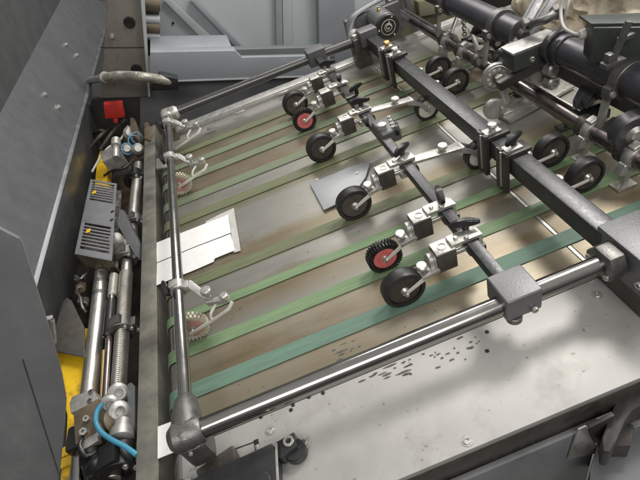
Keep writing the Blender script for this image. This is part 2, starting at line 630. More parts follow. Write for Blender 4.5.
# clusters of smudged drops: by the tapes above the rail, along the rail's near side and lower down
SM = [(rr.gauss(342, 9), 351, 5, 1) for k in range(12)] + [(rr.uniform(398, 482), None, 8, 0) for k in range(30)] + [(rr.uniform(352, 412), -1, 6, 1) for k in range(20)]
for px, y0, sg, long_ in SM:
    if y0 is None:
        y0 = 368 - (px - 398) * .36
    elif y0 < 0:
        y0 = 384 - (px - 352) * .36
    else:
        y0 = y0 - (px - 342) * .40
    py = y0 + rr.gauss(0, sg)
    p = at(px, py, .0003)
    if .446 < p.y < .458 or p.y > .525 or p.y < .29:
        continue
    L = rr.choice((.008, .014, .02, .026)) if long_ and rr.random() < .6 else rr.choice((.003, .004, .006, .009))
    w = rr.uniform(.0010, .0022)
    n = 14
    pts = []
    for i in range(n):
        t = 2 * math.pi * i / n
        q = 1 + rr.uniform(-.22, .22)
        pts.append(p + Vector((L * .5 * math.cos(t) * q, w * math.sin(t) * q + .0015 * L * math.cos(t), 0)))
    b = bmesh.new()
    b.faces.new([b.verts.new(q) for q in pts])
    merge(bm, b)
part('scuff_marks', bm, M['inkmark'], apron)['kind'] = 'stuff'
bm = nb()
a, b_ = at(219, 455, .0004), at(256, 442, .0004)
prism(bm, [a, b_, b_ + Vector((0, .0018, 0)), a + Vector((0, .0018, 0))], (0, 0, .0003), 0)
c = at(257, 446, .0004)
box(bm, (c.x, c.y, .0005), (.008, .022, .0012), bev=.0003)
part('slot', bm, M['hole'], apron)
bm = nb()
c = at(258, 449, .002)
box(bm, (c.x, c.y, .003), (.006, .012, .005), bev=.001)
part('stop_pin', bm, M['zinc'], apron)

# front skirt panel below the apron
bm = nb()
box(bm, (.088, .268, -.315), (.43, .010, .50), bev=.003)
skirt = solo('skirt_panel', bm, M['side_grey'], 'plain grey sheet panel hanging below the near edge of the apron plate', 'panel')

# ================================================================ TAPES
def tape(v, w, m, label, u1=.978, th=.0016):
    bm = nb()
    cx, cz, r = -.322, -.0185, .0195
    path = []
    for k in range(0, 13):
        a = R(200 - k * 110 / 12)
        path.append(Vector((cx + r * math.cos(a), v, cz + r * math.sin(a))))
    n = 40
    for k in range(n + 1):
        path.append(Vector((-.311 + (u1 + .311) * k / n, v, .0012)))
    strip(bm, path, w, th)
    solo('feed_tape', bm, m, label, 'tape', group='green feed tapes running along the board', origin=(0, v, 0))


TP = [
    (.551, .033, 'tape_teal', 'teal green tape nearest the chrome near rail'),
    (.646, .030, 'tape', 'bright green tape second from the chrome near rail'),
    (.741, .024, 'tape', 'bright green tape third from the chrome near rail'),
    (.834, .034, 'tape_old', 'dark olive tape passing just below the white papers'),
    (1.088, .036, 'tape_old', 'dark olive tape passing just above the white papers'),
    (1.178, .036, 'tape_faded', 'faded green tape second above the white papers'),
    (1.288, .032, 'tape_faded', 'faded green tape third from the far edge rail of the board'),
    (1.375, .030, 'tape_faded', 'faded green tape second from the far edge rail of the board'),
    (1.458, .028, 'tape_old', 'dark olive tape closest to the far edge rail of the board'),
]
for v, w, m, lab in TP:
    tape(v, w, M[m], lab)

# turning roller under the tapes
roller = thing('tape_roller', 'slim steel turning roller at the low end of the board, wrapped by the tapes', 'roller', (-.322, 1.0, -.0185))
bm = nb()
cyl(bm, (-.322, .40, -.0185), (-.322, 1.68, -.0185), .0185)
part('drum', bm, M['chrome'], roller)
bm = nb()
cyl(bm, (-.322, .375, -.0185), (-.322, .41, -.0185), .010)
part('journal', bm, M['zinc'], roller)
bm = nb()
cyl(bm, (-.322, 1.67, -.0185), (-.322, 1.72, -.0185), .010)
part('journal', bm, M['zinc'], roller)
bm = nb()
p = at(165, 470, 0)
box(bm, (-.327, .385, -.018), (.05, .02, .05), bev=.002)
screw(bm, (-.338, .388, .007), r=.004)
screw(bm, (-.318, .388, .007), r=.004)
part('bearing_block', bm, M['zinc'], roller)

# flat side plate left of the roller
bm = nb()
box(bm, (-.377, 1.08, -.035), (.040, 1.36, .075), bev=.002)
solo('edge_plate', bm, M['cast'] if False else mat('edge_plate_steel', (.25, .24, .205), .6, .42, .3, 14, .1, .1, 300, dirt=(.16, .14, .11), damt=.14, dscale=9),
     'long narrow scratched steel plate between the tape roller and the oily shafts', 'edge plate')

# ================================================================ GUIDE FRAME (rails, rods, beam)
ZR = .085
RU, RV = -.269, .415                     # corner of the frame
near = thing('near_rail', 'shiny chrome round rail crossing the near side of the board with a square clamp block', 'rail', (.08, RV, ZR - .03))
bm = nb()
cyl(bm, (RU + .012, RV, ZR), (.405, RV, ZR), .0150, 40)
part('rod', bm, M['chrome'], near)
bm = nb()
c = at(509, 296, .095)
cu = .262
box(bm, (cu, RV + .008, ZR + .006), (.058, .058, .046), bev=.005, seg=3)
blk = part('clamp_block', bm, M['hammer_light'], near)
bm = nb()
screw(bm, (cu + .014, RV - .022, ZR - .008), (0, -1, 0), .0055, .005)
part('screw', bm, M['zinc'], blk)
bm = nb()
cyl(bm, (cu - .012, RV - .012, ZR - .03), (cu - .012, RV - .012, ZR - .018), .012)
part('clamp_nut', bm, M['cast'], blk)
bm = nb()                                   # end flange
prism(bm, [(.398, RV - .024, ZR - .02), (.398, RV + .026, ZR - .024), (.398, RV + .032, ZR + .004), (.398, RV + .014, ZR + .026), (.398, RV - .018, ZR + .026), (.398, RV - .028, ZR + .006)], (.026, 0, 0), .005)
fl = part('end_flange', bm, M['cast'], near)
bm = nb()
screw(bm, (.398, RV + .022, ZR - .002), (-1, 0, 0), .005, .003)
part('screw', bm, M['zinc'], fl)
bm = nb()
screw(bm, (.398, RV - .018, ZR - .012), (-1, 0, 0), .005, .003)
part('screw', bm, M['zinc'], fl)

corner = thing('corner_bracket', 'rounded cast corner bracket joining the left rod to the near rail', 'bracket', (RU, RV, 0))
bm = nb()
lathe(bm, [(.0, -.03), (.016, -.03), (.0225, -.022), (.0235, 0), (.0225, .02), (.018, .045), (.0135, .052), (.0125, .05), (0, .05)], (RU, RV + .012, ZR), (0, 1, 0), 36)
lathe(bm, [(.0, -.026), (.016, -.026), (.0235, -.016), (.0235, .006), (.0205, .022), (.0175, .026), (.0155, .026)], (RU, RV, ZR), (1, 0, 0), 36)
box(bm, (RU + .002, RV - .004, ZR - .03), (.040, .040, .056), bev=.010, seg=3)
part('casting', bm, M['cast'], corner)
bm = nb()
prism(bm, [(RU - .020, RV - .020, .0004), (RU + .044, RV - .004, .0004), (RU + .050, RV - .030, .0004), (RU - .012, RV - .050, .0004)], (0, 0, .020), .004)
part('foot', bm, M['brown_metal'], corner)
bm = nb()
screw(bm, (RU - .002, RV - .0235, ZR - .012), (0, -1, .2), .0035, .003)
part('screw', bm, M['zinc'], corner)

left = thing('left_rod', 'polished rod over the low left end of the board, carrying pink brush wheels', 'rod', (RU, 1.0, ZR))
bm = nb()
cyl(bm, (RU, RV + .03, ZR), (RU, 1.565, ZR), .0108, 32)
part('shaft', bm, M['chrome'], left)
bm = nb()
box(bm, (RU - .002, 1.585, ZR - .012), (.036, .05, .06), bev=.012, seg=3)
lathe(bm, [(0, 0), (.02, 0), (.022, .006), (.022, .02), (.0145, .03)], (RU + .008, 1.585, ZR), (1, 0, 0), 28)
part('end_casting', bm, M['alu'], left)
bm = nb()
box(bm, (RU - .012, 1.585, .0), (.03, .04, .09), bev=.003)
part('post', bm, M['rusty'], left)

far = thing('far_rail', 'dark round rail crossing the far side of the board below the grey ledge', 'rail', (.08, 1.585, ZR - .03))
bm = nb()
cyl(bm, (RU + .03, 1.585, ZR), (.41, 1.585, ZR), .0145, 32)
part('rod', bm, mat('far_rail_steel', (.10, .098, .095), .7, .3, .12, 12, .06), far)
bm = nb()
c = at(314, 55, ZR)
box(bm, (.262, 1.585, ZR + .004), (.062, .052, .052), bev=.004, seg=3)
part('clamp_block', bm, M['hammer'], far)

midbar = thing('middle_bar', 'square dark steel bar running across the board, carrying most black wheels', 'bar', (.262, 1.0, ZR))
MU = .262
bm = nb()
box(bm, (MU, 1.0, ZR), (.021, 1.12, .021), bev=.0025)
part('shaft', bm, M['beam'], midbar)

BU0, BU1 = .427, .463
BU = (BU0 + BU1) / 2
beam = thing('box_beam', 'thick grey square beam crossing the board on the right, with a wide end cover', 'beam', (BU, 1.0, .05))
bm = nb()
box(bm, (BU, 1.00, .085), (BU1 - BU0, 1.10, .040), bev=.003)
part('tube', bm, M['beam'], beam)
bm = nb()
box(bm, (BU + .018, .395, .080), (.070, .135, .068), bev=.003)
ec = part('end_cover', bm, M['hammer_light'], beam)
for vv, zz in ((.365, .072), (.345, .058)):
    bm = nb()
    screw(bm, (BU - .017, vv, zz), (-1, 0, 0), .0065, .006)
    part('screw', bm, M['zinc'], ec)
bm = nb()
box(bm, (BU + .012, .395, .022), (.05, .12, .046), bev=.004)
part('end_foot', bm, M['brown_metal'], beam)
bm = nb()
box(bm, (BU - .006, 1.555, .100), (.060, .05, .05), bev=.004)
part('gear_block', bm, M['hammer'], beam)
bm = nb()
box(bm, (BU - .03, 1.585, .05), (.05, .06, .10), bev=.004)
part('end_foot', bm, M['brown_metal'], beam)

# ================================================================ WHEELS
def wheel_black(parent, c, r=.0395, w=.024, hub='hubblack', tyre='rubber'):
    """disc wheel whose axle lies across the board (y); face towards -y"""
    bm = nb()
    h = w / 2
    lathe(bm, [(r * .78, h * .72), (r * .78, -h * .72), (r * .80, -h), (r - .003, -h), (r - .0008, -h + .0015), (r, -h + .004), (r, h - .004), (r - .0008, h - .0015), (r - .003, h), (r * .80, h), (r * .78, h * .72)], c, (0, 1, 0), 56)
    wt = part('wheel', bm, M[tyre], parent)
    bm = nb()
    lathe(bm, [(0, -h * .70), (r * .74, -h * .70), (r * .775, -h * .62), (r * .775, h * .62), (r * .74, h * .70), (0, h * .70)], c, (0, 1, 0), 40)
    part('hub', bm, M[hub], wt)
    bm = nb()
    lathe(bm, [(0, -h - .010), (.0035, -h - .010), (.0045, -h - .008), (.0045, -h - .002), (.008, -h * .8), (.008, h * .8), (.005, h)], c, (0, 1, 0), 20)
    part('axle', bm, M['zinc'], wt)
    return wt


def wheel_brush(parent, c, r, r_in, w, hub, bristle, spikes=26, dep=.55):
    h = w / 2
    bm = nb()
    c = Vector(c)
    ring(bm, c, (0, 1, 0), r_in * 1.16, r_in * .9, w * .8, 40)
    for k in range(spikes):
        a = 2 * math.pi * k / spikes
        for row, dy in ((0, -.30), (1, .30)):
            aa = a + row * math.pi / spikes
            d = Vector((math.cos(aa), 0, math.sin(aa)))
            t = Vector((-math.sin(aa), 0, math.cos(aa)))
            q = c + Vector((0, dy * w, 0))
            m = Matrix.Translation(q + d * (r_in * 1.1 + (r - r_in * 1.1) / 2)) @ Matrix((t, (0, 1, 0), d)).transposed().to_4x4()
            b = bmesh.new()
            bmesh.ops.create_cube(b, size=1)
            ww = 2 * math.pi * r / spikes * dep
            bmesh.ops.scale(b, vec=(ww, w * .5, r - r_in * 1.05), verts=b.verts)
            for v in b.verts:
                if v.co.z > 0:
                    v.co.x *= .75
            merge(bm, b, m)
    wt = part('wheel', bm, M[bristle], parent)
    bm = nb()
    lathe(bm, [(r_in * .35, -h * .62), (r_in * .55, -h * .55), (r_in * .62, -h * .9), (r_in * .95, -h * .9), (r_in, -h * .7), (r_in, h * .7), (r_in * .9, h * .9), (0, h * .9)], c, (0, 1, 0), 40)
    lathe(bm, [(0, -h * .7), (r_in * .36, -h * .7), (r_in * .36, -h * .2)], c, (0, 1, 0), 24)
    part('hub', bm, M[hub], wt)
    bm = nb()
    lathe(bm, [(0, -h - .008), (.0035, -h - .008), (.0045, -h - .006), (.0045, -h), (.007, -h * .8), (.007, h * .8), (.005, h)], c, (0, 1, 0), 20)
    part('axle', bm, M['zinc'], wt)
    return wt


def wing(bm, c, rz=0, s=1.0, tilt=0):
    """black clamping wing grip: a curved paddle on a stub"""
    m = Matrix.Translation(c) @ Matrix.Rotation(R(rz), 4, 'Z') @ Matrix.Rotation(R(tilt), 4, 'X')
    b = bmesh.new()
    n = 10
    rows = []
    for i in range(n + 1):
        t = i / n
        x = (-.020 + .040 * t) * s
        hw = (.0060 - .0030 * abs(2 * t - 1) ** 2) * s
        z0 = (.003 + .003 * t) * s
        z1 = (.0105 + .0045 * math.sin(math.pi * min(1, t * 1.1)) + .002 * t) * s
        rows.append([b.verts.new((x, -hw, z0)), b.verts.new((x, hw, z0)), b.verts.new((x, hw * .8, z1)), b.verts.new((x, -hw * .8, z1))])
    for A, B in zip(rows, rows[1:]):
        for k in range(4):
            b.faces.new((A[k], A[(k + 1) % 4], B[(k + 1) % 4], B[k]))
    b.faces.new(rows[0])
    b.faces.new(rows[-1])
    bmesh.ops.recalc_face_normals(b, faces=b.faces)
    bmesh.ops.bevel(b, geom=b.edges[:], offset=.0012 * s, segments=2, affect='EDGES', clamp_overlap=True)
    merge(bm, b, m)
    lathe(bm, [(0, -.012), (.0045 * s, -.012), (.0055 * s, .008 * s), (0, .008 * s)], c, (0, 0, 1), 16)
    return bm


GW = 'wheel arms clamped along the cross bars'


def arm_holder(kind, label, wz):
    """wheel arm hung from the middle bar; origin = bar centre line dropped to the board"""
    t = thing('wheel_arm', label, 'wheel arm', (0, 0, 0), Matrix.Identity(4), GW)
    ax = (-.133, 0, .0405 if kind == 'black' else .0355)
    if kind == 'black':
        wheel_black(t, ax, .0398, .025)
        hw = .0125
    else:
        wheel_brush(t, ax, .0345, .0245, .019, 'red', 'rubber', 34, .60)
        hw = .0095
    # flat strut on the near face of the wheel
    bm = nb()
    a = Vector((ax[0], -hw - .005, ax[2]))
    b_ = Vector((-.082, -hw - .001, .060))
    d = (b_ - a).normalized()
    nn = Vector((-d.z, 0, d.x))
    prism(bm, [a - d * .005 - nn * .0035, a - d * .006 + nn * .002, a + nn * .0035, b_ + nn * .0055, b_ + d * .004, b_ - nn * .0045], (0, .0022, 0), .0006)
    part('strut', bm, M['white'], t)
    # pivot foot: silver L plate with thumb screw
    bm = nb()
    box(bm, (-.082, -.004, .060), (.034, .024, .007), rotm('Y', -8), bev=.0015)
    box(bm, (-.072, .004, .066), (.012, .02, .016), bev=.002)
    part('pivot_plate', bm, M['zinc'], t)
    bm = nb()
    lathe(bm, [(0, 0), (.004, 0), (.004, .005), (.0095, .006), (.0105, .008), (.0105, .0115), (.0085, .0135), (0, .0138)], (-.092, .0, .064), (0, 0, 1), 26)
    part('thumb_screw', bm, M['zinc'], t)
    # round turret beside the block
    bm = nb()
    lathe(bm, [(0, 0), (.0115, 0), (.0135, .0015), (.0135, .008), (.0155, .009), (.0155, .014), (.011, .014)], (-.079, .006, .074), (1, 0, -.05), 26)
    part('turret', bm, M['alu'], t)
    # cube block
    bm = nb()
    box(bm, (-.049, .003, .0735), (.036, .033, .042), bev=.002)
    bl = part('block', bm, M['brown_metal'], t)
    bm = nb()
    box(bm, (-.0495, .003, .0962), (.035, .032, .004), bev=.0012)
    bc = part('block_cap', bm, M['zinc'], t)
    bm = nb()
    lathe(bm, [(.006, 0), (.0085, 0), (.0085, .0012), (.006, .0012)], (-.050, .003, .0983), (0, 0, 1), 24)
    part('index_ring', bm, M['white'], bc)
    bm = nb()                                 # clamp over and under the bar
    box(bm, (-.011, .003, .1005), (.052, .026, .007), bev=.0015)
    box(bm, (.017, .003, .081), (.007, .022, .040), bev=.0015)
    cl = part('clamp_plate', bm, M['zinc'], t)
    for du, dv in ((-.024, .002), (-.008, -.006)):
        bm = nb()
        lathe(bm, [(0, .005), (.003, .005), (.0042, .0035), (.0042, 0)], (du, dv, .1035), (0, 0, 1), 16)
        part('screw', bm, M['alu'], cl)
    bm = nb()
    box(bm, (.010, .003, .066), (.032, .026, .016), bev=.003)
    part('clamp_jaw', bm, M['brown_metal'], t)
    bm = nb()
    wing(bm, (.002, .016, .106), rz=wz, s=1.25)
    part('wing_grip', bm, M['black'], t)
    # spindle linking block and jaw
    bm = nb()
    cyl(bm, (-.034, .003, .072), (.004, .003, .072), .006, 16)
    part('spindle', bm, M['zinc'], t)
    return t


def place(o, origin, rz=0):
    o.matrix_world = TF @ Matrix.Translation(origin) @ Matrix.Rotation(rz, 4, 'Z')


A = arm_holder('black', 'arm with the largest black disc wheel, nearest the chrome near rail', -22)
place(A, (MU, .557, 0))


def turn_wing(root, deg):
    for c in children(root):
        if c.name.startswith('wing_grip'):
            c.rotation_euler = (0, 0, R(deg))


for v, lab, dw in ((.834, 'arm with black disc wheel resting beside the small loose steel flap plate', 52),
                   (1.106, 'arm with black disc wheel third from the far end of the middle bar', 0),
                   (1.410, 'arm with black disc wheel at the far end of the bar, by the far rail', 0)):
    turn_wing(dup(A, (MU, v, 0), lab), dw)
Bq = arm_holder('brush', 'arm with red spiked brush wheel close beside the largest black wheel', 78)
place(Bq, (MU, .652, 0))
dup(Bq, (MU, 1.295, 0), 'red spiked brush wheel arm near the far end of the middle bar')


# ---- arms reaching right from the middle bar
def right_arm(label):
    t = thing('wheel_arm', label, 'wheel arm', (0, 0, 0), Matrix.Identity(4), GW)
    wheel_black(t, (.170, 0, .0345), .0335, .022, 'white', 'rubber')
    bm = nb()
    for k in range(8):
        a = 2 * math.pi * k / 8
    box(bm, (.070, -.002, .082), (.118, .026, .007), rotm('Y', 7), bev=.0012)
    part('flat_arm', bm, M['zinc'], t)
    bm = nb()
    prism(bm, [(.122, -.016, .068), (.130, -.016, .078), (.156, -.016, .060), (.174, -.016, .036), (.170, -.016, .030), (.160, -.016, .040), (.150, -.016, .052)], (0, .003, 0), .0008)
    prism(bm, [(.122, .013, .068), (.130, .013, .078), (.156, .013, .060), (.174, .013, .036), (.170, .013, .030), (.160, .013, .040), (.150, .013, .052)], (0, .003, 0), .0008)
    box(bm, (.126, 0, .072), (.016, .028, .012), bev=.0015)
    part('fork', bm, M['alu'], t)
    bm = nb()
    lathe(bm, [(0, 0), (.004, 0), (.004, .004), (.010, .006), (.0112, .008), (.0112, .013), (.009, .015), (0, .0155)], (.088, -.002, .083), (0, 0, 1), 26)
    part('thumb_screw', bm, M['alu'], t)
    bm = nb()
    box(bm, (0, 0, .1005), (.040, .030, .007), bev=.0015)
    box(bm, (.0, 0, .066), (.036, .028, .014), bev=.002)
    part('clamp_plate', bm, M['zinc'], t)
    return t


D1 = right_arm('flat silver arm whose pale hubbed wheel shows fully under the beam')
place(D1, (MU, 1.107, 0))
dup(D1, (MU, .838, 0), 'flat silver arm whose pale hubbed wheel is half hidden by the beam clamps')


# ---- far right wheels on the beam
def beam_arm(label, off, knob):
    t = thing('wheel_arm', label, 'wheel arm', (0, 0, 0), Matrix.Identity(4), GW)
    wheel_black(t, (.108, 0, .0385), .0375, .024)
    bm = nb()
    a, b_ = Vector((.108, -.018, .0385)), Vector((.040, -.018, .034))
    d = (b_ - a).normalized()
    nn = Vector((-d.z, 0, d.x))
    prism(bm, [a - d * .005 - nn * .003, a - d * .005 + nn * .003, b_ + nn * .004, b_ - nn * .004], (0, .0025, 0), .0006)
    part('strut', bm, M['white'], t)
    bm = nb()
    box(bm, (.030, 0, .045), (.024, .030, .030), bev=.003)
    part('pivot_block', bm, M['brown_metal'], t)
    bm = nb()
    lathe(bm, [(0, 0), (.004, 0), (.004, .004), (.0095, .006), (.0095, .011), (0, .012)], (.052, .004, .045), (0, 0, 1), 24)
    part('thumb_screw', bm, M['alu'], t)
    bm = nb()
    box(bm, (-.025, off - .009, .070), (.010, .014, .098), bev=.002)
    box(bm, (-.025, off + .011, .070), (.010, .018, .098), bev=.002)
    box(bm, (-.002, off, .1105), (.056, .036, .009), bev=.002)
    cl = part('clamp_yoke', bm, M['dark_frame'], t)
    bm = nb()
    box(bm, (-.0305, off - .0005, .075), (.004, .004, .085), bev=.001)
    part('scale_strip', bm, M['alu'], cl)
    bm = nb()
    box(bm, (-.006, off, .117), (.034, .022, .005), bev=.001)
    part('clamp_cap', bm, M['alu'], t)
    bm = nb()
    if knob == 'wing':
        wing(bm, (.000, off + .004, .124), rz=25, s=1.2)
        part('wing_grip', bm, M['black'], t)
    else:
        lathe(bm, [(0, 0), (.006, 0), (.006, .006), (.0095, .008), (.0105, .012), (.0085, .016), (0, .018)], (-.004, off, .118), (0, 0, 1), 24)
        part('knob', bm, M[knob], t)
    bm = nb()
    box(bm, (.016, off / 2, .058), (.018, off + .03, .016), bev=.003)
    part('link_bar', bm, M['brown_metal'], t)
    return t


for v, off, knob, lab in ((.648, .066, 'wing', 'black wheel and clamp on the right of the beam, nearest the wide end cover'),
                          (.753, .036, 'alu', 'black wheel and clamp on the right of the beam, second from the end cover'),
                          (1.176, .135, 'alu', 'black wheel and silver knobbed clamp on the beam, second from the motor'),
                          (1.283, .092, 'brass', 'black wheel and brass knobbed clamp on the beam, next to the motor')):
    place(beam_arm(lab, off, knob), (BU, v, 0))


# ---- brush wheels on the left rod
def rod_arm(label, wheel=True):
    t = thing('wheel_arm', label, 'wheel arm', (0, 0, 0), Matrix.Identity(4), 'bent arms clamped to the left rod')
    if wheel:
        wheel_brush(t, (.000, -.062, .0335), .0325, .0235, .014, 'pink', 'cream', 26, .72)
    bm = nb()
    ring(bm, (0, 0, ZR), (0, 1, 0), .0165, .0110, .024)
    box(bm, (-.004, 0, ZR + .013), (.018, .020, .010), bev=.002)
    box(bm, (.016, -.002, ZR - .002), (.014, .022, .016), bev=.004)
    part('rod_clamp', bm, M['alu'], t)
    bm = nb()
    prism(bm, [(.010, .004, ZR + .004), (.044, -.046, ZR - .010), (.053, -.050, ZR - .012), (.060, -.045, ZR - .011), (.026, .010, ZR + .001)], (0, .002, -.006), .0018)
    part('arm', bm, M['alu'], t)
    bm = nb()
    prism(bm, [(.046, -.056, ZR - .018), (.078, -.056, ZR - .018), (.090, -.058, ZR - .018), (.096, -.066, ZR - .018), (.090, -.075, ZR - .018), (.076, -.072, ZR - .018), (.050, -.064, ZR - .018)], (0, 0, .011), .003)
    lathe(bm, [(0, 0), (.0075, 0), (.0085, .002), (.0085, .006), (.006, .008), (0, .008)], (.086, -.066, ZR - .008), (0, 0, 1), 20)
    part('pivot', bm, M['zinc'], t)
    bm = nb()
    lathe(bm, [(0, 0), (.004, 0), (.004, .006), (.0095, .008), (.0108, .010), (.0108, .016), (.009, .018), (0, .0185)], (.056, -.044, ZR - .008), (0, 0, 1), 24)
    part('thumb_screw', bm, M['alu'], t)
    bm = nb()
    P_ = [Vector((.096, -.072, ZR - .020)), Vector((.084, -.078, .056)), Vector((.045, -.080, .046)), Vector((-.004, -.079, .0335))]
    for a, b_ in zip(P_, P_[1:]):
        d = (b_ - a).normalized()
        nn = Vector((-d.z, 0, d.x)).normalized() * .0034
        prism(bm, [a + nn, b_ + nn + d * .001, b_ - nn + d * .001, a - nn], (0, -.0022, 0), .0005)
    sweep(bm, [(.066, -.066, ZR - .016), (.050, -.076, .060), (.046, -.080, .049)], .003, 10, 5)
    part('wire_fork', bm, M['white'], t)
    bm = nb()
    wing(bm, (-.022, .0, ZR + .004), rz=100, s=1.05, tilt=0)
    part('wing_grip', bm, M['black'], t)
    return t


E1 = rod_arm('bent silver arm with pink brush wheel on the left rod, near the corner bracket')
place(E1, (RU, .735, 0))
dup(E1, (RU, 1.280, 0), 'bent silver arm with pink brush wheel farther up the left rod, above the papers')
E3 = rod_arm('bent silver arm without a wheel at the far end of the left rod', False)
place(E3, (RU, 1.515, 0))

# ================================================================ PAPERS AND FLAP
def sheet(name, px, z, th, m, label, cat, group=None, n=1, bev=0, rise=0.0):
    bm = nb()
    prism(bm, [at(x, y, z) for x, y in px], (0, 0, th), bev)
    if rise:
        bmesh.ops.triangulate(bm, faces=bm.faces[:])
        bmesh.ops.subdivide_edges(bm, edges=bm.edges[:], cuts=6, use_grid_fill=True)
        rr = random.Random(len(label))
        ph = [rr.uniform(0, 6) for _ in range(4)]
        for v in bm.verts:
            v.co.z += 1.8 * rise * (.5 + .5 * math.sin(v.co.x * 38 + ph[0]) * math.sin(v.co.y * 52 + ph[1]))
    return solo(name, bm, m, label, cat, group=group, smooth=60)


sheet('paper_sheet', [(157, 243), (228.5, 215), (231, 232.8), (157, 262.6)], .0038, .0006, M['paper'], 'white paper strip taped to the board, upper of the pair under the left rod', 'paper', 'white papers taped to the board', rise=.0012)
sheet('paper_sheet', [(157, 263.5), (230.5, 234), (235.5, 251), (215, 259), (214, 262), (157, 286)], .0038, .0006, M['paper'], 'white paper strip taped to the board, lower of the pair under the left rod', 'paper', 'white papers taped to the board', rise=.0012)
sheet('sticky_tape', [(206, 222), (234, 208), (241, 251), (234, 253), (229, 216.5), (206, 224.5)], .0031, .0003, M['tapeclear'], 'shiny clear sticky tape along the right edge of the white papers', 'tape', rise=.0012)
sheet('paper_sheet', [(158, 427), (174, 421), (175, 452), (158, 459)], .006, .0012, M['paper'], 'white paper square by the corner bracket at the low end of the board', 'paper')
sheet('steel_lug', [(157, 160), (170, 158), (170, 168), (157, 170)], .012, .006, M['zinc'], 'small pale steel lug bridging the gap beside the far end of the left rod', 'lug', bev=.001)
flap = thing('flap_plate', 'small loose bare steel flap plate lying on the board behind a black wheel', 'plate', at(340, 186, 0))
bm = nb()
prism(bm, [at(x, y, .004) for x, y in ((310, 184.5), (350, 168), (371, 162), (366, 178), (352, 198), (324, 211))], (0, 0, .004), .001)
part('sheet', bm, mat('flap_steel', (.30, .308, .32), .3, .45, .1, 9, .08, dirt=(.30, .30, .30), damt=.1, dscale=12), flap)
bm = nb()
for x, y in ((317, 180), (357, 173)):
    screw(bm, at(x, y, .008), r=.004, h=.002)
part('screw', bm, M['zinc'], flap)
bm = nb()
cyl(bm, at(370, 163, .008), at(383, 157, .012), .002, 10)
part('pin', bm, M['zinc'], flap)

# ratchet bracket on the middle bar
rb = thing('ratchet_bracket', 'grey bracket with a row of bolts and black grip on the middle bar', 'bracket', (MU + .02, .985, ZR))
bm = nb()
box(bm, (MU + .016, .985, ZR + .004), (.050, .075, .034), bev=.008, seg=3)
part('body', bm, M['hammer'], rb)
for k in range(4):
    bm = nb()
    screw(bm, (MU + .012 + .010 * k * .3 + .014, .960 + .016 * k, ZR + .021), r=.0045, h=.004)
    part('bolt', bm, M['alu'], rb)
bm = nb()
lathe(bm, [(0, 0), (.011, 0), (.012, .004), (.012, .012), (.007, .014), (0, .014)], (MU + .004, .975, ZR + .021), (0, 0, 1), 24)
part('thumb_nut', bm, M['alu'], rb)
bm = nb()
wing(bm, (MU - .018, 1.02, ZR + .026), rz=70, s=.95)
part('wing_grip', bm, M['black'], rb)
bm = nb()
wing(bm, (MU + .030, .945, ZR + .020), rz=70, s=.9)
part('wing_grip', bm, M['black'], rb)
# black grips on the far wheels' bar
for vv, lab in ((1.205, 'black wing grip standing on the middle bar between the two far wheel pairs'),):
    bm = nb()
    wing(bm, (MU + .018, vv, ZR + .022), rz=20, s=1.1)
    box(bm, (MU, vv, ZR + .012), (.034, .024, .006), bev=.001)
    solo('wing_clamp', bm, M['black'], lab, 'clamp')

# ================================================================ MOTOR at the far end of the beam
mo = thing('drive_motor', 'round grey motor with swirl emblem on its dark end, beside the far rail', 'motor', (.50, 1.60, .06))
mc = at(388, 27, .105)
m0, m1 = Vector((mc.x, mc.y + .115, .110)), Vector((mc.x, mc.y, .105))
bm = nb()
lathe(bm, [(0, 0), (.030, 0), (.036, .006), (.040, .02), (.040, .098), (.037, .102), (.037, .105)], m0, m1 - m0, 40)
part('body', bm, M['hammer_light'], mo)
dax = (m1 - m0).normalized()
bm = nb()
lathe(bm, [(.037, .0), (.0395, .0), (.0405, .003), (.0405, .012), (.038, .015), (0, .015)], m0 + dax * .103, dax, 40)
face = part('end_cap', bm, M['dark_frame'], mo)
fc = m0 + dax * .1183
bm = nb()
ring(bm, fc, dax, .0250, .0232, .0016)
ring(bm, fc, dax, .0135, .0115, .0016)
sw = [fc + Vector((.010 * math.cos(a) * (1 - a / 9), -.0006, .010 * math.sin(a) * (1 - a / 9))) for a in [i * .4 for i in range(16)]]
sweep(bm, sw, .0014, 8, 2)
box(bm, fc + Vector((.004, 0, .013)), (.003, .0016, .012), rotm('Y', 25), bev=.0004)
for a in (60, 180, 300):
    lathe(bm, [(.003, 0), (.003, .002), (0, .002)], fc + Vector((.033 * math.cos(R(a)), 0, .033 * math.sin(R(a)))), dax, 12)
part('emblem', bm, M['white'], face)
bm = nb()
lathe(bm, [(.006, 0), (.006, .006), (.004, .008), (.004, .014), (0, .015)], m0 + dax * .06 + Vector((-.004, 0, .038)), (0, 0, 1), 16)
part('oil_plug', bm, M['brass'], mo)
bm = nb()
gp = [at(350, 30, .12), at(352, 22, .13), at(360, 16, .135), at(388, 5, .14), at(399, 2, .14), at(404, 6, .135), at(398, 11, .13), at(372, 22, .13), at(362, 30, .125), at(356, 42, .11)]
sweep(bm, [(.405, 1.62, .085), (.412, 1.64, .125), (.45, 1.66, .145), (.55, 1.69, .150), (.60, 1.69, .148)], .016, 12, 6, flat=.45)
part('belt_cover', bm, M['hammer_light'], mo)
bm = nb()
box(bm, (.50, 1.665, .085), (.20, .03, .10), bev=.006)
part('gear_case', bm, M['hammer'], mo)
bm = nb()
ring(bm, (.412, 1.60, .09), (0, 1, 0), .026, .014, .03)
box(bm, (.410, 1.585, .075), (.03, .03, .07), bev=.004)
part('rail_collar', bm, M['alu'], mo)
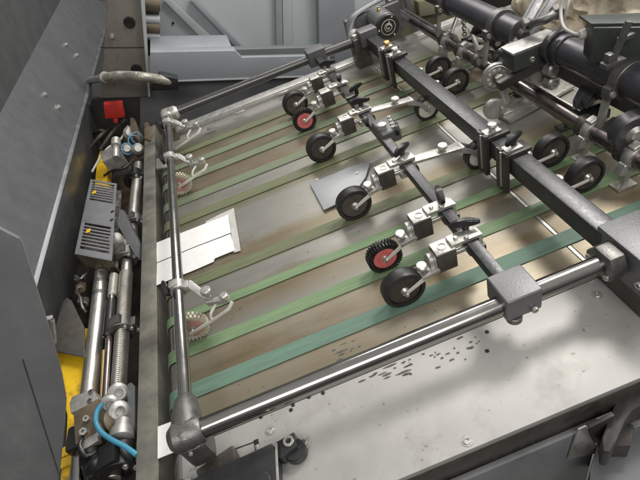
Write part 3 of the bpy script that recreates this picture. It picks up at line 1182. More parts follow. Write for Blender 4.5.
# lens-like black fittings sitting under motor
# ================================================================ RIGHT SHAFT with collars
ZS, US = .060, .636
sh = thing('collar_shaft', 'long dark polished shaft to the right of the beam, held by pale cast collars', 'shaft', (US, 1.1, .02))
bm = nb()
cyl(bm, (US, .40, ZS), (US, 1.80, ZS), .0185, 36)
part('shaft', bm, M['darkchrome'], sh)
bm = nb()
box(bm, (US, 1.80, ZS), (.06, .05, .09), bev=.008)
part('end_bearing', bm, M['cast'], sh)

cproto = None
for px, py, lab in ((448, 41, 'pale cast collar on the dark shaft, farthest of the four'),
                    (464, 52, 'pale cast collar on the dark shaft, second farthest, next to the disc hub unit'),
                    (585, 131, 'pale cast collar on the dark shaft, beside the black wheels right of the beam'),
                    (624, 158, 'pale cast collar on the dark shaft, nearest, at the right edge of view')):
    v = at(px, py, ZS).y
    if cproto is None:
        t = thing('shaft_collar', lab, 'collar', (0, 0, 0), Matrix.Identity(4), 'cast collars on the dark shaft')
        bm = nb()
        lathe(bm, [(.0188, -.012), (.0225, -.012), (.024, -.010), (.024, .010), (.0225, .012), (.0188, .012)], (0, .014, ZS), (0, 1, 0), 32)
        part('sleeve', bm, M['brown_metal'], t)
        bm = nb()
        lathe(bm, [(.0188, -.010), (.026, -.010), (.028, -.007), (.028, .007), (.026, .010), (.0188, .010)], (0, -.010, ZS), (0, 1, 0), 32)
        box(bm, (-.024, -.010, ZS - .016), (.022, .020, .026), rotm('Y', 20), bev=.005, seg=3)
        box(bm, (-.006, -.010, ZS + .026), (.020, .018, .014), rotm('Y', -20), bev=.004, seg=3)
        box(bm, (-.018, -.010, .026), (.012, .016, .046), bev=.003)
        part('casting', bm, M['alu'], t)
        bm = nb()
        box(bm, (-.020, -.012, .004), (.040, .026, .006), bev=.001)
        part('foot', bm, M['zinc'], t)
        bm = nb()
        screw(bm, (-.032, -.012, .007), r=.004)
        part('screw', bm, M['alu'], t)
        cproto = t
        place(t, (US, v, 0))
    else:
        dup(cproto, (US, v, 0), lab)

# disc hub detector unit astride the shaft
du = thing('sheet_detector', 'silver drilled disc and grey box unit straddling the dark shaft', 'sensor', (US - .03, .92, 0))
hv = at(493, 80, .085)
bm = nb()
hc = Vector((US - .052, hv.y - .01, .098))
lathe(bm, [(.010, -.008), (.028, -.008), (.030, -.005), (.033, -.005), (.0335, 0), (.033, .006), (.028, .008), (.010, .008), (.010, -.008)], hc, (.25, 1, 0), 40)
hd = part('drilled_disc', bm, M['alu'], du)
hax = Vector((.25, 1, 0)).normalized()
hx = Vector((1, -.25, 0)).normalized()
bm = nb()
for k in range(10):
    a = 2 * math.pi * k / 10
    q = hc - hax * .008 + hx * .021 * math.cos(a) + Vector((0, 0, .021 * math.sin(a)))
    lathe(bm, [(.0034, 0), (.0034, .0015), (0, .0015)], q, -hax, 10)
part('bolt_ring', bm, M['white'], hd)
bm = nb()
lathe(bm, [(0, -.018), (.010, -.018), (.012, -.012), (.012, .018), (0, .018)], hc, hax, 24)
part('boss', bm, M['brass'] if False else M['rusty'], hd)
bm = nb()
lc = Vector((US - .082, hv.y - .05, .038))
lathe(bm, [(0, -.007), (.022, -.007), (.027, -.004), (.027, .004), (.022, .007), (0, .007)], lc, hax, 36)
part('lower_wheel', bm, M['alu'], du)
bm = nb()
box(bm, hc + Vector((.004, -.022, -.03)), (.018, .012, .085), rotm('Y', -14), bev=.004)
lathe(bm, [(0, 0), (.007, 0), (.007, .012), (0, .012)], lc + Vector((.012, -.018, .004)), -hax, 16)
part('link_plate', bm, M['alu'], du)
bm = nb()
box(bm, (US - .012, hv.y - .045, .012), (.11, .03, .016), rotm('Z', 4), bev=.003)
part('base_bar', bm, M['zinc'], du)
bm = nb()
q = at(526, 58, .135)
bx = Vector((q.x + .004, q.y - .012, .152))
box(bm, bx, (.115, .050, .040), rotm('Y', 0), bev=.002)
bb = part('junction_box', bm, M['box'], du)
bm = nb()
box(bm, bx + Vector((0, .002, .0225)), (.119, .052, .006), bev=.0015)
part('lid', bm, M['alu'], bb)
for dx in (-.014, .022):
    bm = nb()
    screw(bm, bx + Vector((dx, -.025, -.004)), (0, -1, 0), .0065, .005)
    part('screw', bm, M['zinc'], bb)
bm = nb()
box(bm, bx + Vector((-.02, -.018, -.032)), (.15, .02, .022), rotm('Y', -8), bev=.004)
part('carrier', bm, M['dark_frame'], du)
for q in (at(547, 68, .11), at(547, 81, .07)):
    bm = nb()
    lathe(bm, [(0, 0), (.014, 0), (.017, .004), (.017, .024), (.013, .028), (.009, .028), (.008, .022), (0, .022)], q, (.1, -1, .1), 24)
    part('roller', bm, M['alu'], du)
bm = nb()
box(bm, bx + Vector((.03, .004, -.06)), (.07, .03, .06), bev=.006)
cyl(bm, at(547, 68, .105), at(535, 72, .09), .010, 16)
cyl(bm, at(547, 81, .068), at(533, 83, .06), .010, 16)
part('housing', bm, M['alu'], du)

# ================================================================ DARK TUBES on the right
ZT = .165
UT = at(600, 66, ZT).x
tb = thing('suction_tube', 'thick dark blued tube with a ringed end, crossing the upper right corner', 'tube', (UT, .7, ZT))
v1 = at(563, 44, ZT).y
bm = nb()
cyl(bm, (UT, .25, ZT), (UT, v1 - .01, ZT), .030, 40)
part('barrel', bm, M['tubedark'], tb)
bm = nb()
ring(bm, (UT, v1, ZT), (0, 1, 0), .037, .026, .018)
ring(bm, (UT, v1 - .03, ZT), (0, 1, 0), .034, .028, .012)
part('end_ring', bm, M['tubedark'], tb)
bm = nb()
box(bm, (UT + .018, .72, ZT - .060), (.030, .80, .030), bev=.004)
part('carrier_rail', bm, M['cast'], tb)
U2 = at(485, 17, ZT).x
tb2 = thing('drive_tube', 'thick dark tube leaving the top of view behind the sheet sensors', 'tube', (U2, 1.3, ZT))
v2 = at(520, 36, ZT).y
bm = nb()
cyl(bm, (U2, v2 + .01, ZT), (U2, 1.85, ZT), .031, 40)
part('barrel', bm, M['tubedark'], tb2)
bm = nb()
lathe(bm, [(0, 0), (.012, 0), (.014, .004), (.014, .02), (.031, .022)], (U2, v2 - .012, ZT), (0, 1, 0), 24)
part('end_cap', bm, M['cast'], tb2)

# slanted twin straps
t = thing('slanted_strut', 'pair of dark slanted flat bars rising between the two thick tubes', 'strut', at(515, 45, .14))
for dx in (0, 14):
    bm = nb()
    a, b_ = at(512 + dx * .9, 50 - dx * .3, .15), at(537 + dx, 4, .20)
    d = (b_ - a)
    w = Vector((.0105, -.0045, 0))
    prism(bm, [a - w, a + w, b_ + d * .35 + w, b_ + d * .35 - w], (0, .012, 0), .002)
    part('flat_bar', bm, M['beam'], t)
bm = nb()
sweep(bm, [at(528, 24, .20), at(545, 20, .215), at(556, 12, .22)], .010, 12, 4)
ring(bm, at(557, 12, .22), (.3, 1, .2), .014, .006, .02)
ring(bm, at(527, 25, .20), (.3, 1, .2), .013, .006, .02)
part('link', bm, M['cast'], t)

# roller cluster behind the shaft
cl = thing('roller_cluster', 'cluster of small dark wheels and levers behind the dark shaft', 'roller unit', at(483, 48, .05))
rr = random.Random(5)
for px, py, r in ((482, 33, .032), (496, 41, .030), (487, 55, .022), (478, 60, .018), (500, 58, .020)):
    bm = nb()
    q = at(px, py, .075)
    lathe(bm, [(.006, -.010), (r * .7, -.010), (r - .002, -.012), (r, -.009), (r, .009), (r - .002, .012), (.006, .010)], q, (.2, 1, .1), 32)
    part('wheel', bm, M['rubber'] if r > .025 else M['cast'], cl)
    bm = nb()
    lathe(bm, [(0, -.016), (.008, -.016), (.009, -.01), (.009, .016), (0, .016)], q, (.2, 1, .1), 16)
    part('hub', bm, M['alu'], cl)
for px, py, px2, py2 in ((466, 40, 490, 44), (490, 62, 508, 46), (470, 30, 478, 52), (496, 66, 512, 58)):
    bm = nb()
    sweep(bm, [at(px, py, .06), at((px + px2) / 2, (py + py2) / 2 - 2, .08), at(px2, py2, .07)], .007, 10, 4)
    part('lever', bm, M['alu'], cl)
bm = nb()
q = at(472, 41, .07)
box(bm, q, (.055, .03, .026), bev=.003)
part('block', bm, M['black'], cl)
# chain
bm = nb()
for k in range(9):
    q = at(463 + .2 * k, 10 + 3.0 * k, .10 - .004 * k)
    ring(bm, q, (1, 0, 0) if k % 2 else (.3, 1, 0), .0075, .0045, .004, 14)
solo('link_chain', bm, M['cast'], 'short dark link chain hanging beside the olive machine casting', 'chain')
bm = nb()
sweep(bm, [at(461, 8, .12), at(456, 20, .11), at(451, 34, .09)], .006, 10, 4)
solo('support_rod', bm, M['alu'], 'thin pale slanting rod left of the hanging link chain', 'rod')

# pair of dark lever plates above the shaft
lv = thing('lever_pair', 'two dark pointed lever plates on a black block below the thick ringed tube', 'lever', at(585, 108, .06))
for dx in (0, 9):
    bm = nb()
    q = [at(572.5 + dx, 106, .09), at(578 + dx, 110, .09), at(591 + dx * .9, 94, .09), at(592 + dx, 82, .09), at(589 + dx, 75, .09)]
    prism(bm, q, (.004, .006, .012), .002)
    part('blade', bm, M['tubedark'], lv)
bm = nb()
q = at(593, 115, .07)
box(bm, q, (.055, .035, .022), bev=.003)
part('block', bm, M['black'], lv)
bm = nb()
q = at(592, 104, .075)
box(bm, q + Vector((.006, .01, 0)), (.06, .03, .018), bev=.003)
box(bm, at(605, 92, .09), (.022, .02, .045), bev=.002)
part('bracket', bm, M['alu'], lv)
bm = nb()
cyl(bm, at(574, 109, .08), at(578, 104, .09), .006, 14)
part('pin', bm, M['zinc'], lv)
# wheel at right edge
rw = thing('edge_roller', 'dark ribbed wheel at the right edge above the nearest collar', 'roller', at(630, 145, .03))
bm = nb()
q = at(634, 132, .10)
lathe(bm, [(.020, -.012), (.038, -.014), (.042, -.010), (.042, .012), (.038, .014), (.02, .012)], q, (.3, 1, 0), 36)
part('tyre', bm, M['tubedark'], rw)
bm = nb()
lathe(bm, [(0, -.016), (.010, -.016), (.021, -.008), (.021, .010), (0, .01)], q, (.3, 1, 0), 24)
part('hub', bm, M['alu'], rw)
bm = nb()
box(bm, at(612, 128, .07), (.05, .03, .02), rotm('Z', 20), bev=.004)
box(bm, at(618, 134, .06), (.03, .035, .03), bev=.005)
part('bracket', bm, M['cast'], rw)

# split clamps, levers and little guide wheels along the tubes
for px, py, z, uu, rr_, lab in ((450, 1, ZT, U2, .031, 'dark split clamp with bolt on the drive tube, near the top edge'),
                            (500, 25, ZT, U2, .031, 'dark split clamp with bolt on the drive tube, near its blunt end'),
                            (626, 80, ZT, UT, .030, 'dark split clamp with bolt on the thick ringed tube, at the right edge')):
    v = at(px, py, z).y
    t = thing('tube_clamp', lab, 'clamp', (uu, v, z - .04), group='split clamps on the dark tubes')
    bm = nb()
    ring(bm, (uu, v, z), (0, 1, 0), rr_ + .008, rr_ - .004, .022)
    box(bm, (uu - rr_ - .008, v, z - .012), (.020, .020, .026), bev=.003)
    part('band', bm, M['cast'], t)
    bm = nb()
    screw(bm, (uu - rr_ - .010, v - .010, z - .012), (0, -1, 0), .006, .005)
    part('bolt', bm, M['alu'], t)
    bm = nb()
    box(bm, (uu - rr_ - .012, v + .004, z - .055), (.010, .014, .075), rotm('Y', 8), bev=.002)
    part('hanger', bm, M['alu'], t)
for px, py, lab in ((516, 78, 'small pale guide wheel on a bracket, behind the drilled disc'),
                    (560, 112, 'small pale guide wheel on a bracket, between the dark shaft and the lever plates'),
                    (603, 126, 'small pale guide wheel on a bracket, just right of the black lever block')):
    q = at(px, py, .05)
    t = thing('guide_wheel', lab, 'guide wheel', (q.x, q.y, .0), group='small guide wheels behind the dark shaft')
    bm = nb()
    lathe(bm, [(.004, -.006), (.012, -.006), (.0165, -.004), (.0165, .004), (.012, .006), (.004, .006), (.004, -.006)], q, (.2, 1, 0), 28)
    part('wheel', bm, M['alu'], t)
    bm = nb()
    lathe(bm, [(0, -.012), (.005, -.012), (.005, .012), (0, .012)], q, (.2, 1, 0), 14)
    part('axle', bm, M['brown_metal'], t)
    bm = nb()
    prism(bm, [(q.x - .006, q.y - .011, .055), (q.x + .006, q.y - .011, .055), (q.x + .024, q.y - .011, .004), (q.x + .010, q.y - .011, .004)], (0, .004, 0), .0008)
    box(bm, (q.x + .018, q.y, .006), (.04, .028, .006), bev=.001)
    part('bracket', bm, M['cast'], t)

# black control box on the tube
cb = thing('control_box', 'dark green control box with overhanging lid, mounted on the thick ringed tube', 'box', at(615, 50, .20))
bm = nb()
prism(bm, [at(x, y, .262) for x, y in ((586, 19.5), (594, 28), (668, 27), (655, 17))], (0, 0, -.068), .002)
part('body', bm, M['box'], cb)
bm = nb()
prism(bm, [at(x, y, .262) for x, y in ((578.5, 17.5), (591, 26.3), (668, 25.2), (655, 15))], (0, 0, .005), .001)
part('lid', bm, M['box'], cb)
bm = nb()
e = at(588, 33, .235)
lathe(bm, [(0, -.004), (.008, -.004), (.010, 0), (.010, .012), (.007, .016), (0, .016)], e, (-1, .3, 0), 20)
part('cable_gland', bm, M['white'], cb)
bm = nb()
q = at(617, 50, .238)
lathe(bm, [(0, -.022), (.0065, -.022), (.0065, .05), (0, .051)], q, (.25, -.1, 1), 14)
box(bm, q + Vector((-.005, .0, -.022)), (.04, .02, .010), bev=.002)
box(bm, q + Vector((-.014, .0, -.010)), (.012, .014, .018), bev=.002)
box(bm, q + Vector((.014, .0, .018)), (.03, .010, .008), bev=.002)
part('stud', bm, M['cast'], cb)
bm = nb()
lathe(bm, [(0, 0), (.006, 0), (.006, .002), (0, .0024)], at(629, 31.5, .245), (.4, -.9, .1), 14)
part('screw', bm, M['black'], cb)
bm = nb()
sweep(bm, [e + Vector((-.012, .004, 0)), at(573, 33.5, .235), at(563, 26, .24), at(561, 8, .26), at(567, -12, .29)], .0036, 12, 8)
part('cable', bm, M['cable'], cb)
bm = nb()
sweep(bm, [at(571, -12, .285), at(567, 8, .26), at(560, 28, .22), at(545, 43, .18)], .0032, 12, 8)
part('cable', bm, M['cable'], cb)

# ================================================================ BACKGROUND MACHINE BODY, HEAP, WALL (room frame)
def wpoly(name, px, Y, depth, m, parent=None, label=None, cat=None, bev=.003, kind=None, group=None):
    bm = nb()
    prism(bm, [aty(x, y, Y) for x, y in px], (0, depth, 0), bev)
    if parent is not None:
        return part(name, bm, m, parent)
    return solo(name, bm, m, label, cat, WF, group=group, kind=kind)


YW = 2.55
wall = thing('partition_wall', 'pale grey sheet partition with posts and a slanted brace behind the board', 'partition', (0.1, YW, 0), WF)
wpoly('sheet', [(155, -60), (440, -70), (440, 100), (155, 100)], YW, .03, M['wall'], wall)
wpoly('post', [(275, -50), (281, -50), (284, 90), (277, 90)], YW - .03, .025, M['post'], wall)
wpoly('post', [(281.4, -50), (291, -50), (293, 90), (284.4, 90)], YW - .022, .018, M['postlight'], wall)
wpoly('post', [(318, -50), (354, -50), (356, 95), (320, 95)], YW - .06, .055, M['post'], wall)
wpoly('brace', [(163, 0), (172, 0), (232, 55), (218, 55), (140, -20), (155, -20)][0:4], YW - .02, .016, M['postlight'], wall)
wpoly('brace', [(190, 0), (196, 0), (251, 55), (243, 55)], YW - .04, .035, M['post'], wall)
bm = nb()
lathe(bm, [(0, 0), (.006, 0), (.006, .004), (0, .005)], aty(173, 23, YW - .002), (0, -1, 0), 10)
part('screw', bm, M['hole'], wall)

YL = 2.06
ledge = thing('side_ledge', 'blue grey machine ledge with dark panel below, along the far side of the board', 'ledge', aty(230, 80, YL), WF)
wpoly('face', [(150, 52.2), (235, 50.6), (242, 57.5), (330, 55.5), (330, 75), (150, 81.5)], YL, .06, M['ledge'], ledge)
wpoly('recess_strip', [(230, 49.6), (335, 47.0), (335, 60), (230, 62)], YL + .03, .05, M['ledge_dark'], ledge)
wpoly('top_plate', [(150, 53.0), (233.5, 51.0), (233.5, 54), (150, 56)], YL + .061, .25, M['ledge'], ledge)
wpoly('panel', [(140, 78), (345, 70), (345, 230), (140, 230)], YL + .05, .03, M['panel_dark'], ledge)
wpoly('rim', [(150, 81.6), (330, 75.2), (330, 76.4), (150, 83.0)], YL - .004, .05, M['postlight'], ledge, bev=.0005)

YO = 2.1
oc = thing('machine_casting', 'olive painted machine casting at the top behind the round motor', 'machine body', aty(440, 40, YO), WF)
wpoly('body', [(404, -40), (472, -40), (474, 60), (400, 60)], YO, .2, M['olive'], oc)
wpoly('boss', [(418, 2), (434, 0), (436, 14), (420, 17)], YO - .04, .045, M['olive'], oc)
wpoly('rib', [(440, -20), (446, -20), (448, 40), (441, 40)], YO - .05, .055, M['olive'], oc)
wpoly('web_strip', [(404, -6), (410, -4), (414, 10), (408, 14)], YO - .05, .05, M['panel_dark'], oc)
for px, py in ((429, 10), (423, 30), (455, 8), (452, 28)):
    bm = nb()
    lathe(bm, [(0, 0), (.014, 0), (.014, .01), (.008, .014), (0, .014)], aty(px, py, YO - .0), (0, -1, 0), 16)
    part('bolt', bm, M['olive'], oc)
# pale sheet behind the tubes
wpoly('rear_cover', [(466, -30), (560, -30), (560, 70), (466, 60)], 2.3, .03, M['wall'], None, 'pale grey green sheet cover seen between the tubes at the top', 'cover')
wpoly('dark_beam', [(470, -20), (520, -20), (524, 7), (500, 12), (470, 0)], 2.0, .06, M['dark_frame'], None, 'dark beam end at the top edge above the drive tube', 'beam')

# mottled heap
bm = nb()
b = bmesh.new()
bmesh.ops.create_icosphere(b, subdivisions=6, radius=1)
hc_ = TF @ Vector((1.30, 1.22, .02))
from mathutils import noise as NZ
for v in b.verts:
    p = v.co.copy()
    d = 1 + .12 * NZ.noise(p * 2.3) + .07 * abs(NZ.noise(p * 5)) + .05 * abs(NZ.noise(p * 11)) + .035 * abs(NZ.noise(p * 24)) + .015 * NZ.noise(p * 50)
    v.co = p * d
    v.co.x *= .34
    v.co.y *= .60
    v.co.z *= .34
merge(bm, b, Matrix.Translation(hc_))
solo('crumpled_heap', bm, M['heap'], 'mottled beige and pale green crumpled heap in the upper right background', 'heap', WF, smooth=25)
# green-brown table continuation bits: cross plates under the tubes
xp = thing('cross_plate', 'pale cross plate with slots lying on the board right of the dark shaft', 'plate', at(552, 100, 0))
bm = nb()
prism(bm, [at(x, y, .004) for x, y in ((500, 118), (567, 84), (575, 88), (510, 124))], (0, 0, .008), .001)
part('bar', bm, M['zinc'], xp)
bm = nb()
prism(bm, [at(x, y, .004) for x, y in ((550, 95), (578, 110), (572, 113), (544, 98))], (0, 0, .006), .001)
part('bar', bm, M['white'], xp)

# ================================================================ LEFT PRESS SIDE
# long guard: vertical lower strip, bright lip, sloped sheet with screws, upper hood
guard = thing('guard_cover', 'long dark grey sloped guard cover with four screws, along the left side', 'guard', (-.62, 1.6, .78), WF)
GX, GZ0, GZ1 = -.617, .66, .900
Y0, Y1 = .70, 3.6


def wprof(bm, prof, y0, y1, bev=.001):
    prism(bm, [(x, y0, z) for x, z in prof], (0, y1 - y0, 0), bev)
    return bm


bm = nb()
wprof(bm, [(GX, GZ0), (GX - .006, GZ0), (GX - .006, GZ1 - .004), (GX, GZ1 - .004)], Y0, Y1)
part('lower_strip', bm, M['guard_dark'], guard)
bm = nb()
wprof(bm, [(GX + .006, GZ1 - .004), (GX + .008, GZ1 + .003), (GX - .003, GZ1 + .008), (GX - .012, GZ1 + .006), (GX - .010, GZ1 - .004)], Y0, Y1, .0015)
part('bright_lip', bm, mat('lip_steel', (.17, .175, .185), .7, .38, .25, 10, .1, dirt=(.16, .16, .16), damt=.1), guard)
bm = nb()
wprof(bm, [(GX - .008, GZ1 + .004), (-.90, 1.334), (-.906, 1.330), (GX - .013, GZ1)], Y0, Y1)
sl = part('sloped_sheet', bm, M['guard'], guard)
nrm = Vector((.205, 0, .135)).normalized()
pl0 = Vector((GX - .008, 0, GZ1 + .004))


def on_slope(px, py):
    d = TF.to_3x3() @ ray(px, py)
    tt = (pl0 - CW).dot(nrm) / d.dot(nrm)
    return CW + d * tt


for px, py in ((65, 45.5), (76, 56), (43.5, 95.5), (57.5, 108)):
    bm = nb()
    lathe(bm, [(.013, 0), (.013, .0015), (.009, .002), (.0085, .010), (.0065, .013), (0, .0135)], on_slope(px, py), nrm, 18)
    part('screw', bm, M['zinc'], sl)
bm = nb()
h0, h1 = on_slope(69, -13), on_slope(-34, 181)
hx0 = h0 + (h0 - h1) * .6
up_ = Vector((-.05, 0, .8))
prism(bm, [h1, hx0, hx0 + up_, h1 + up_], (-.012, 0, -.006), .001)
part('upper_hood', bm, mat('hood_paint', (.11, .112, .115), .2, .5, .15, 10, .08, .4, 160, dirt=(.14, .14, .135), damt=.08, dscale=7), guard)

# near side cover
cov = thing('side_cover', 'lighter grey flat side cover filling the lower left corner', 'cover', aty(20, 480, .40), WF)
bm = nb()
prism(bm, [aty(x, y, .40) for x, y in ((-60, 205), (0, 229), (19.5, 239), (22, 243), (54, 345), (62, 375), (66.5, 400), (65, 425), (57, 500), (40, 540), (-60, 540))], (0, .004, 0), .0012)
part('sheet', bm, M['side_grey'], cov)
bm = nb()
prism(bm, [aty(x, y, .3985) for x, y in ((22, 360), (22.4, 360), (60.4, 480), (61.5, 500), (60.9, 500), (59.9, 480))], (0, .002, 0), 0)
part('joint_line', bm, M['guard_dark'], cov)
bm = nb()
e0, e1 = aty(56, 338, .43), aty(52, 352, .43)
sweep(bm, [aty(46, 325, .44), aty(50, 318, .44), aty(52, 330, .44), aty(53, 342, .44)], .004, 10, 4)
part('latch', bm, M['zinc'], cov)

# press side plate at the far left, stained, with holes
sp = thing('press_side_plate', 'oil stained upright plate with two round holes behind the red tag', 'machine plate', aty(120, 95, 2.0), WF)
YP = 2.10
wpoly('plate', [(109, -40), (137, -40), (149, 96.5), (100.5, 98.3), (104, 50)], YP, .02, M['stained'], sp)
wpoly('edge_strip', [(137.3, -40), (142, -40), (150.5, 97), (148.2, 97)], YP - .02, .04, M['postlight'], sp)
wpoly('seam', [(100, 47.4), (145, 47.2), (145, 48.0), (100, 48.2)], YP - .001, .003, M['hole'], sp, bev=0)
for px, py in ((129.5, 22.5), (136.5, 69.5)):
    bm = nb()
    q = aty(px, py, YP - .0005)
    lathe(bm, [(.022, 0), (.021, .004), (.015, .005), (.013, -.002)], q, (0, -1, 0), 24)
    lathe(bm, [(0, .001), (.014, .001)], q, (0, -1, 0), 24)
    part('bolt_hole', bm, M['black'], sp)
bm = nb()
lathe(bm, [(0, 0), (.010, 0), (.008, .012), (0, .013)], aty(112, 36, YP - .0005), (0, -1, 0), 16)
part('plug', bm, M['zinc'], sp)
# pipes and dark gap right of it
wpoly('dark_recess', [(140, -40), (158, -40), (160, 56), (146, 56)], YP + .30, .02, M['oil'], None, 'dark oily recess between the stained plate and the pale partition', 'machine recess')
for k, (y, m) in enumerate(((4, 'rusty'), (19, 'postlight'), (27, 'rusty'), (35, 'postlight'))):
    bm = nb()
    cyl(bm, aty(139, y, YP + .25), aty(160, y + 1, YP + .25), .020 if m == 'postlight' else .026, 18)
    solo('recess_pipe', bm, M[m], ('rusty chain wrapped pipe topmost in the gap left of the partition', 'pale pipe upper of two in the gap left of the partition', 'rusty pipe between the two pale pipes left of the partition', 'pale pipe lower of two in the gap left of the partition')[k], 'pipe', WF, group='short pipes in the gap beside the partition')

# dark machine trough under the shafts
tr = thing('press_trough', 'dark oily machine trough under the polished shafts on the left', 'trough', (-.5, 1.2, -.2))
bm = nb()
box(bm, (-.54, 1.15, -.135), (.32, 1.9, .02), bev=.003)
part('bed', bm, M['oil'], tr)
bm = nb()
prism(bm, [TF.inverted() @ aty(x, y, 2.112) for x, y in ((92, 98.6), (152, 96.8), (166, 190), (70, 190))], TF.inverted().to_3x3() @ Vector((0, .02, 0)), .002)
part('end_wall', bm, M['nearblack'], tr)  # near-black sheet closing the recess below the stained plate

ZM = -.04


def mshaft(name, p0, p1, r, z, m, label, cat, group=None, extra=None):
    a, b_ = at(*p0, z), at(*p1, z)
    u = (a.x + b_.x) / 2
    t = thing(name, label, cat, (u, (a.y + b_.y) / 2, z), group=group)
    bm = nb()
    cyl(bm, (a.x, a.y, z), (b_.x, b_.y, z), r, 32)
    part('shaft', bm, m, t)
    return t, a, b_


# yellow bar
yb = thing('yellow_bar', 'long chipped yellow painted bar beside the polished shafts', 'bar', (-.585, 1.1, -.06))
bm = nb()
prism(bm, [at(x, y, -.06) for x, y in ((94, 190), (97, 160), (100, 150), (108, 151), (107, 190))], (0, 0, -.03), .003)
part('upper_bar', bm, M['yellow'], yb)
bm = nb()
prism(bm, [at(x, y, -.055) for x, y in ((54, 520), (60, 478), (66, 440), (67, 415), (62, 395), (50, 330), (58, 328), (90, 328), (86, 400), (81, 440), (76, 520))], (0, 0, -.03), .003)
part('lower_bar', bm, M['yellow'], yb)
for px, py in ((65, 452), (67, 462)):
    bm = nb()
    box(bm, at(px, py, -.052), (.022, .020, .006), bev=.002)
    part('lug', bm, M['yellow'], yb)
# brown oily cover plate in front of it
wd = thing('oily_cover', 'brown stained tapering cover plate, left of the thick worn polished shaft', 'cover', at(70, 330, -.03))
bm = nb()
prism(bm, [at(x, y, -.03) for x, y in ((63, 301), (67, 297.5), (71, 300), (84, 327), (84, 357), (50, 350), (54, 330))], (0, 0, -.006), .002)
part('plate', bm, mat('stained_dark_sheet', (.10, .095, .085), .35, .42, .2, 14, .1, dirt=(.07, .045, .02), damt=.2, dscale=12), wd)

# thick polished shaft
ts, a, b_ = mshaft('polished_shaft', (103, 266), (78, 500), .0185, -.05, M['worn_shaft'], 'thick worn polished shaft left of the threaded spring shaft', 'shaft')
bm = nb()
for k in range(3):
    v = a.y - .03 - k * .045
    u = a.x + (b_.x - a.x) * (a.y - v) / (a.y - b_.y)
    ring(bm, (u, v, -.05), (0, 1, 0), .0192, .017, .016)
part('worn_bands', bm, M['cast'], ts)
# thin dark rod with a grip
tr2, a, b_ = mshaft('thin_rod', (114, 262), (103, 440), .0075, -.035, M['darkchrome'], 'thin dark rod with a black sleeve between the two thick shafts', 'rod')
bm = nb()
q = at(110, 318, -.035)
cyl(bm, (q.x, q.y - .06, -.035), (q.x, q.y + .06, -.035), .0125, 20, .004)
part('sleeve', bm, M['black'], tr2)
bm = nb()
q = at(113, 288, -.035)
cyl(bm, (q.x, q.y - .03, -.035), (q.x, q.y + .05, -.035), .0112, 20, .003)
part('collar', bm, M['hose'], tr2)
bm = nb()
cyl(bm, at(104, 350, -.045), at(99, 440, -.045), .0035, 12)
solo('brass_pipe', bm, M['brass'], 'thin brass coloured pipe beside the black sleeved thin rod', 'pipe')

# spring shaft
ss, a, b_ = mshaft('spring_shaft', (127, 262), (113, 480), .0140, -.045, M['worn_shaft'], 'thick shaft wound with a fine spring, beside the narrow steel plate', 'shaft')
bm = nb()
n = 105
v_hi, v_lo = at(126, 274, -.045).y, at(115, 470, -.045).y
for k in range(n):
    v = v_hi + (v_lo - v_hi) * k / n
    u = a.x + (b_.x - a.x) * (a.y - v) / (a.y - b_.y)
    lathe(bm, [(.0135, -.0021), (.0158, -.0014), (.0168, 0), (.0158, .0014), (.0135, .0021)], (u, v, -.045), (0, 1, 0), 20)
part('spring', bm, M['worn_shaft'], ss)
us, a2, b2 = mshaft('smooth_shaft', (139, 165), (130, 250), .0170, -.045, M['worn_shaft'], 'smooth polished shaft at the far end, right of the slotted vent cover', 'shaft')


def ring_clamp(px, py, z, r, w, label, m='cast', lugs=True):
    q = at(px, py, z)
    t = thing('ring_clamp', label, 'clamp', (q.x, q.y, z - r), group='dark split clamps on the oily shafts')
    bm = nb()
    ring(bm, q, (.0, 1, 0), r, r * .55, w, 32)
    box(bm, q + Vector((-.1 * r, 0, r * .85)), (r * 1.1, w * .92, r * .5), rotm('Y', -15), bev=.003)
    box(bm, q + Vector((r * .95, 0, -r * .1)), (r * .6, w * .85, r * .9), bev=.003)
    part('body', bm, m if not isinstance(m, str) else M[m], t)
    for dz in (-.30, .1, .5):
        bm = nb()
        screw(bm, q + Vector((r * (.95 - dz * .8), -w * .5, r * dz)), (0, -1, .2), r * .14, .004)
        part('bolt', bm, M['alu'], t)
    return t


ring_clamp(126, 257, -.04, .030, .030, 'dark split ring clamp at the top of the spring shaft, below the tilted cover')
ring_clamp(122, 328, -.04, .030, .030, 'dark split ring clamp halfway along the spring shaft')
ring_clamp(134, 178, -.04, .032, .040, 'black split ring clamp at the far end of the smooth shaft', 'black')
ring_clamp(135, 222, -.04, .026, .028, 'dark split ring clamp at the near end of the smooth shaft')
ring_clamp(121, 462, -.035, .036, .045, 'large black ring clamp at the bottom below the blue tube', 'black')
# tilted dark cover
tc = thing('tilted_cover', 'dark tilted cover plate with a rounded edge between the shafts and the narrow plate', 'cover', at(128, 230, -.03))
bm = nb()
prism(bm, [at(119, 211, .0), at(122, 209, .0), at(140, 244, -.015), at(139, 258, -.02), at(135, 256, -.02), at(117, 224, -.005)], (.004, 0, -.012), .002)
part('plate', bm, M['panel_dark'], tc)
bm = nb()
lathe(bm, [(0, -.01), (.018, -.01), (.022, -.004), (.022, .012), (.012, .016), (0, .016)], at(117, 240, -.03), (.2, -1, .5), 24)
part('cap', bm, M['alu'], tc)

# slotted vent cover (box with two banks of slots)
vc = thing('vent_cover', 'grey slotted vent cover with small yellow stickers, beside the long guard', 'vent cover', at(95, 220, -.03))
ZV = .0


def quad(px, z):
    return [at(x, y, z) for x, y in px]


c00, c10, c11, c01 = at(90.5, 179, ZV), at(116.5, 183.5, ZV), at(111.5, 261, ZV), at(74.5, 254, ZV)     # tl, tr, br, bl


def bil(s, t_, dz=0):
    p = c00 * (1 - s) * (1 - t_) + c10 * s * (1 - t_) + c11 * s * t_ + c01 * (1 - s) * t_
    return p + Vector((0, 0, dz))


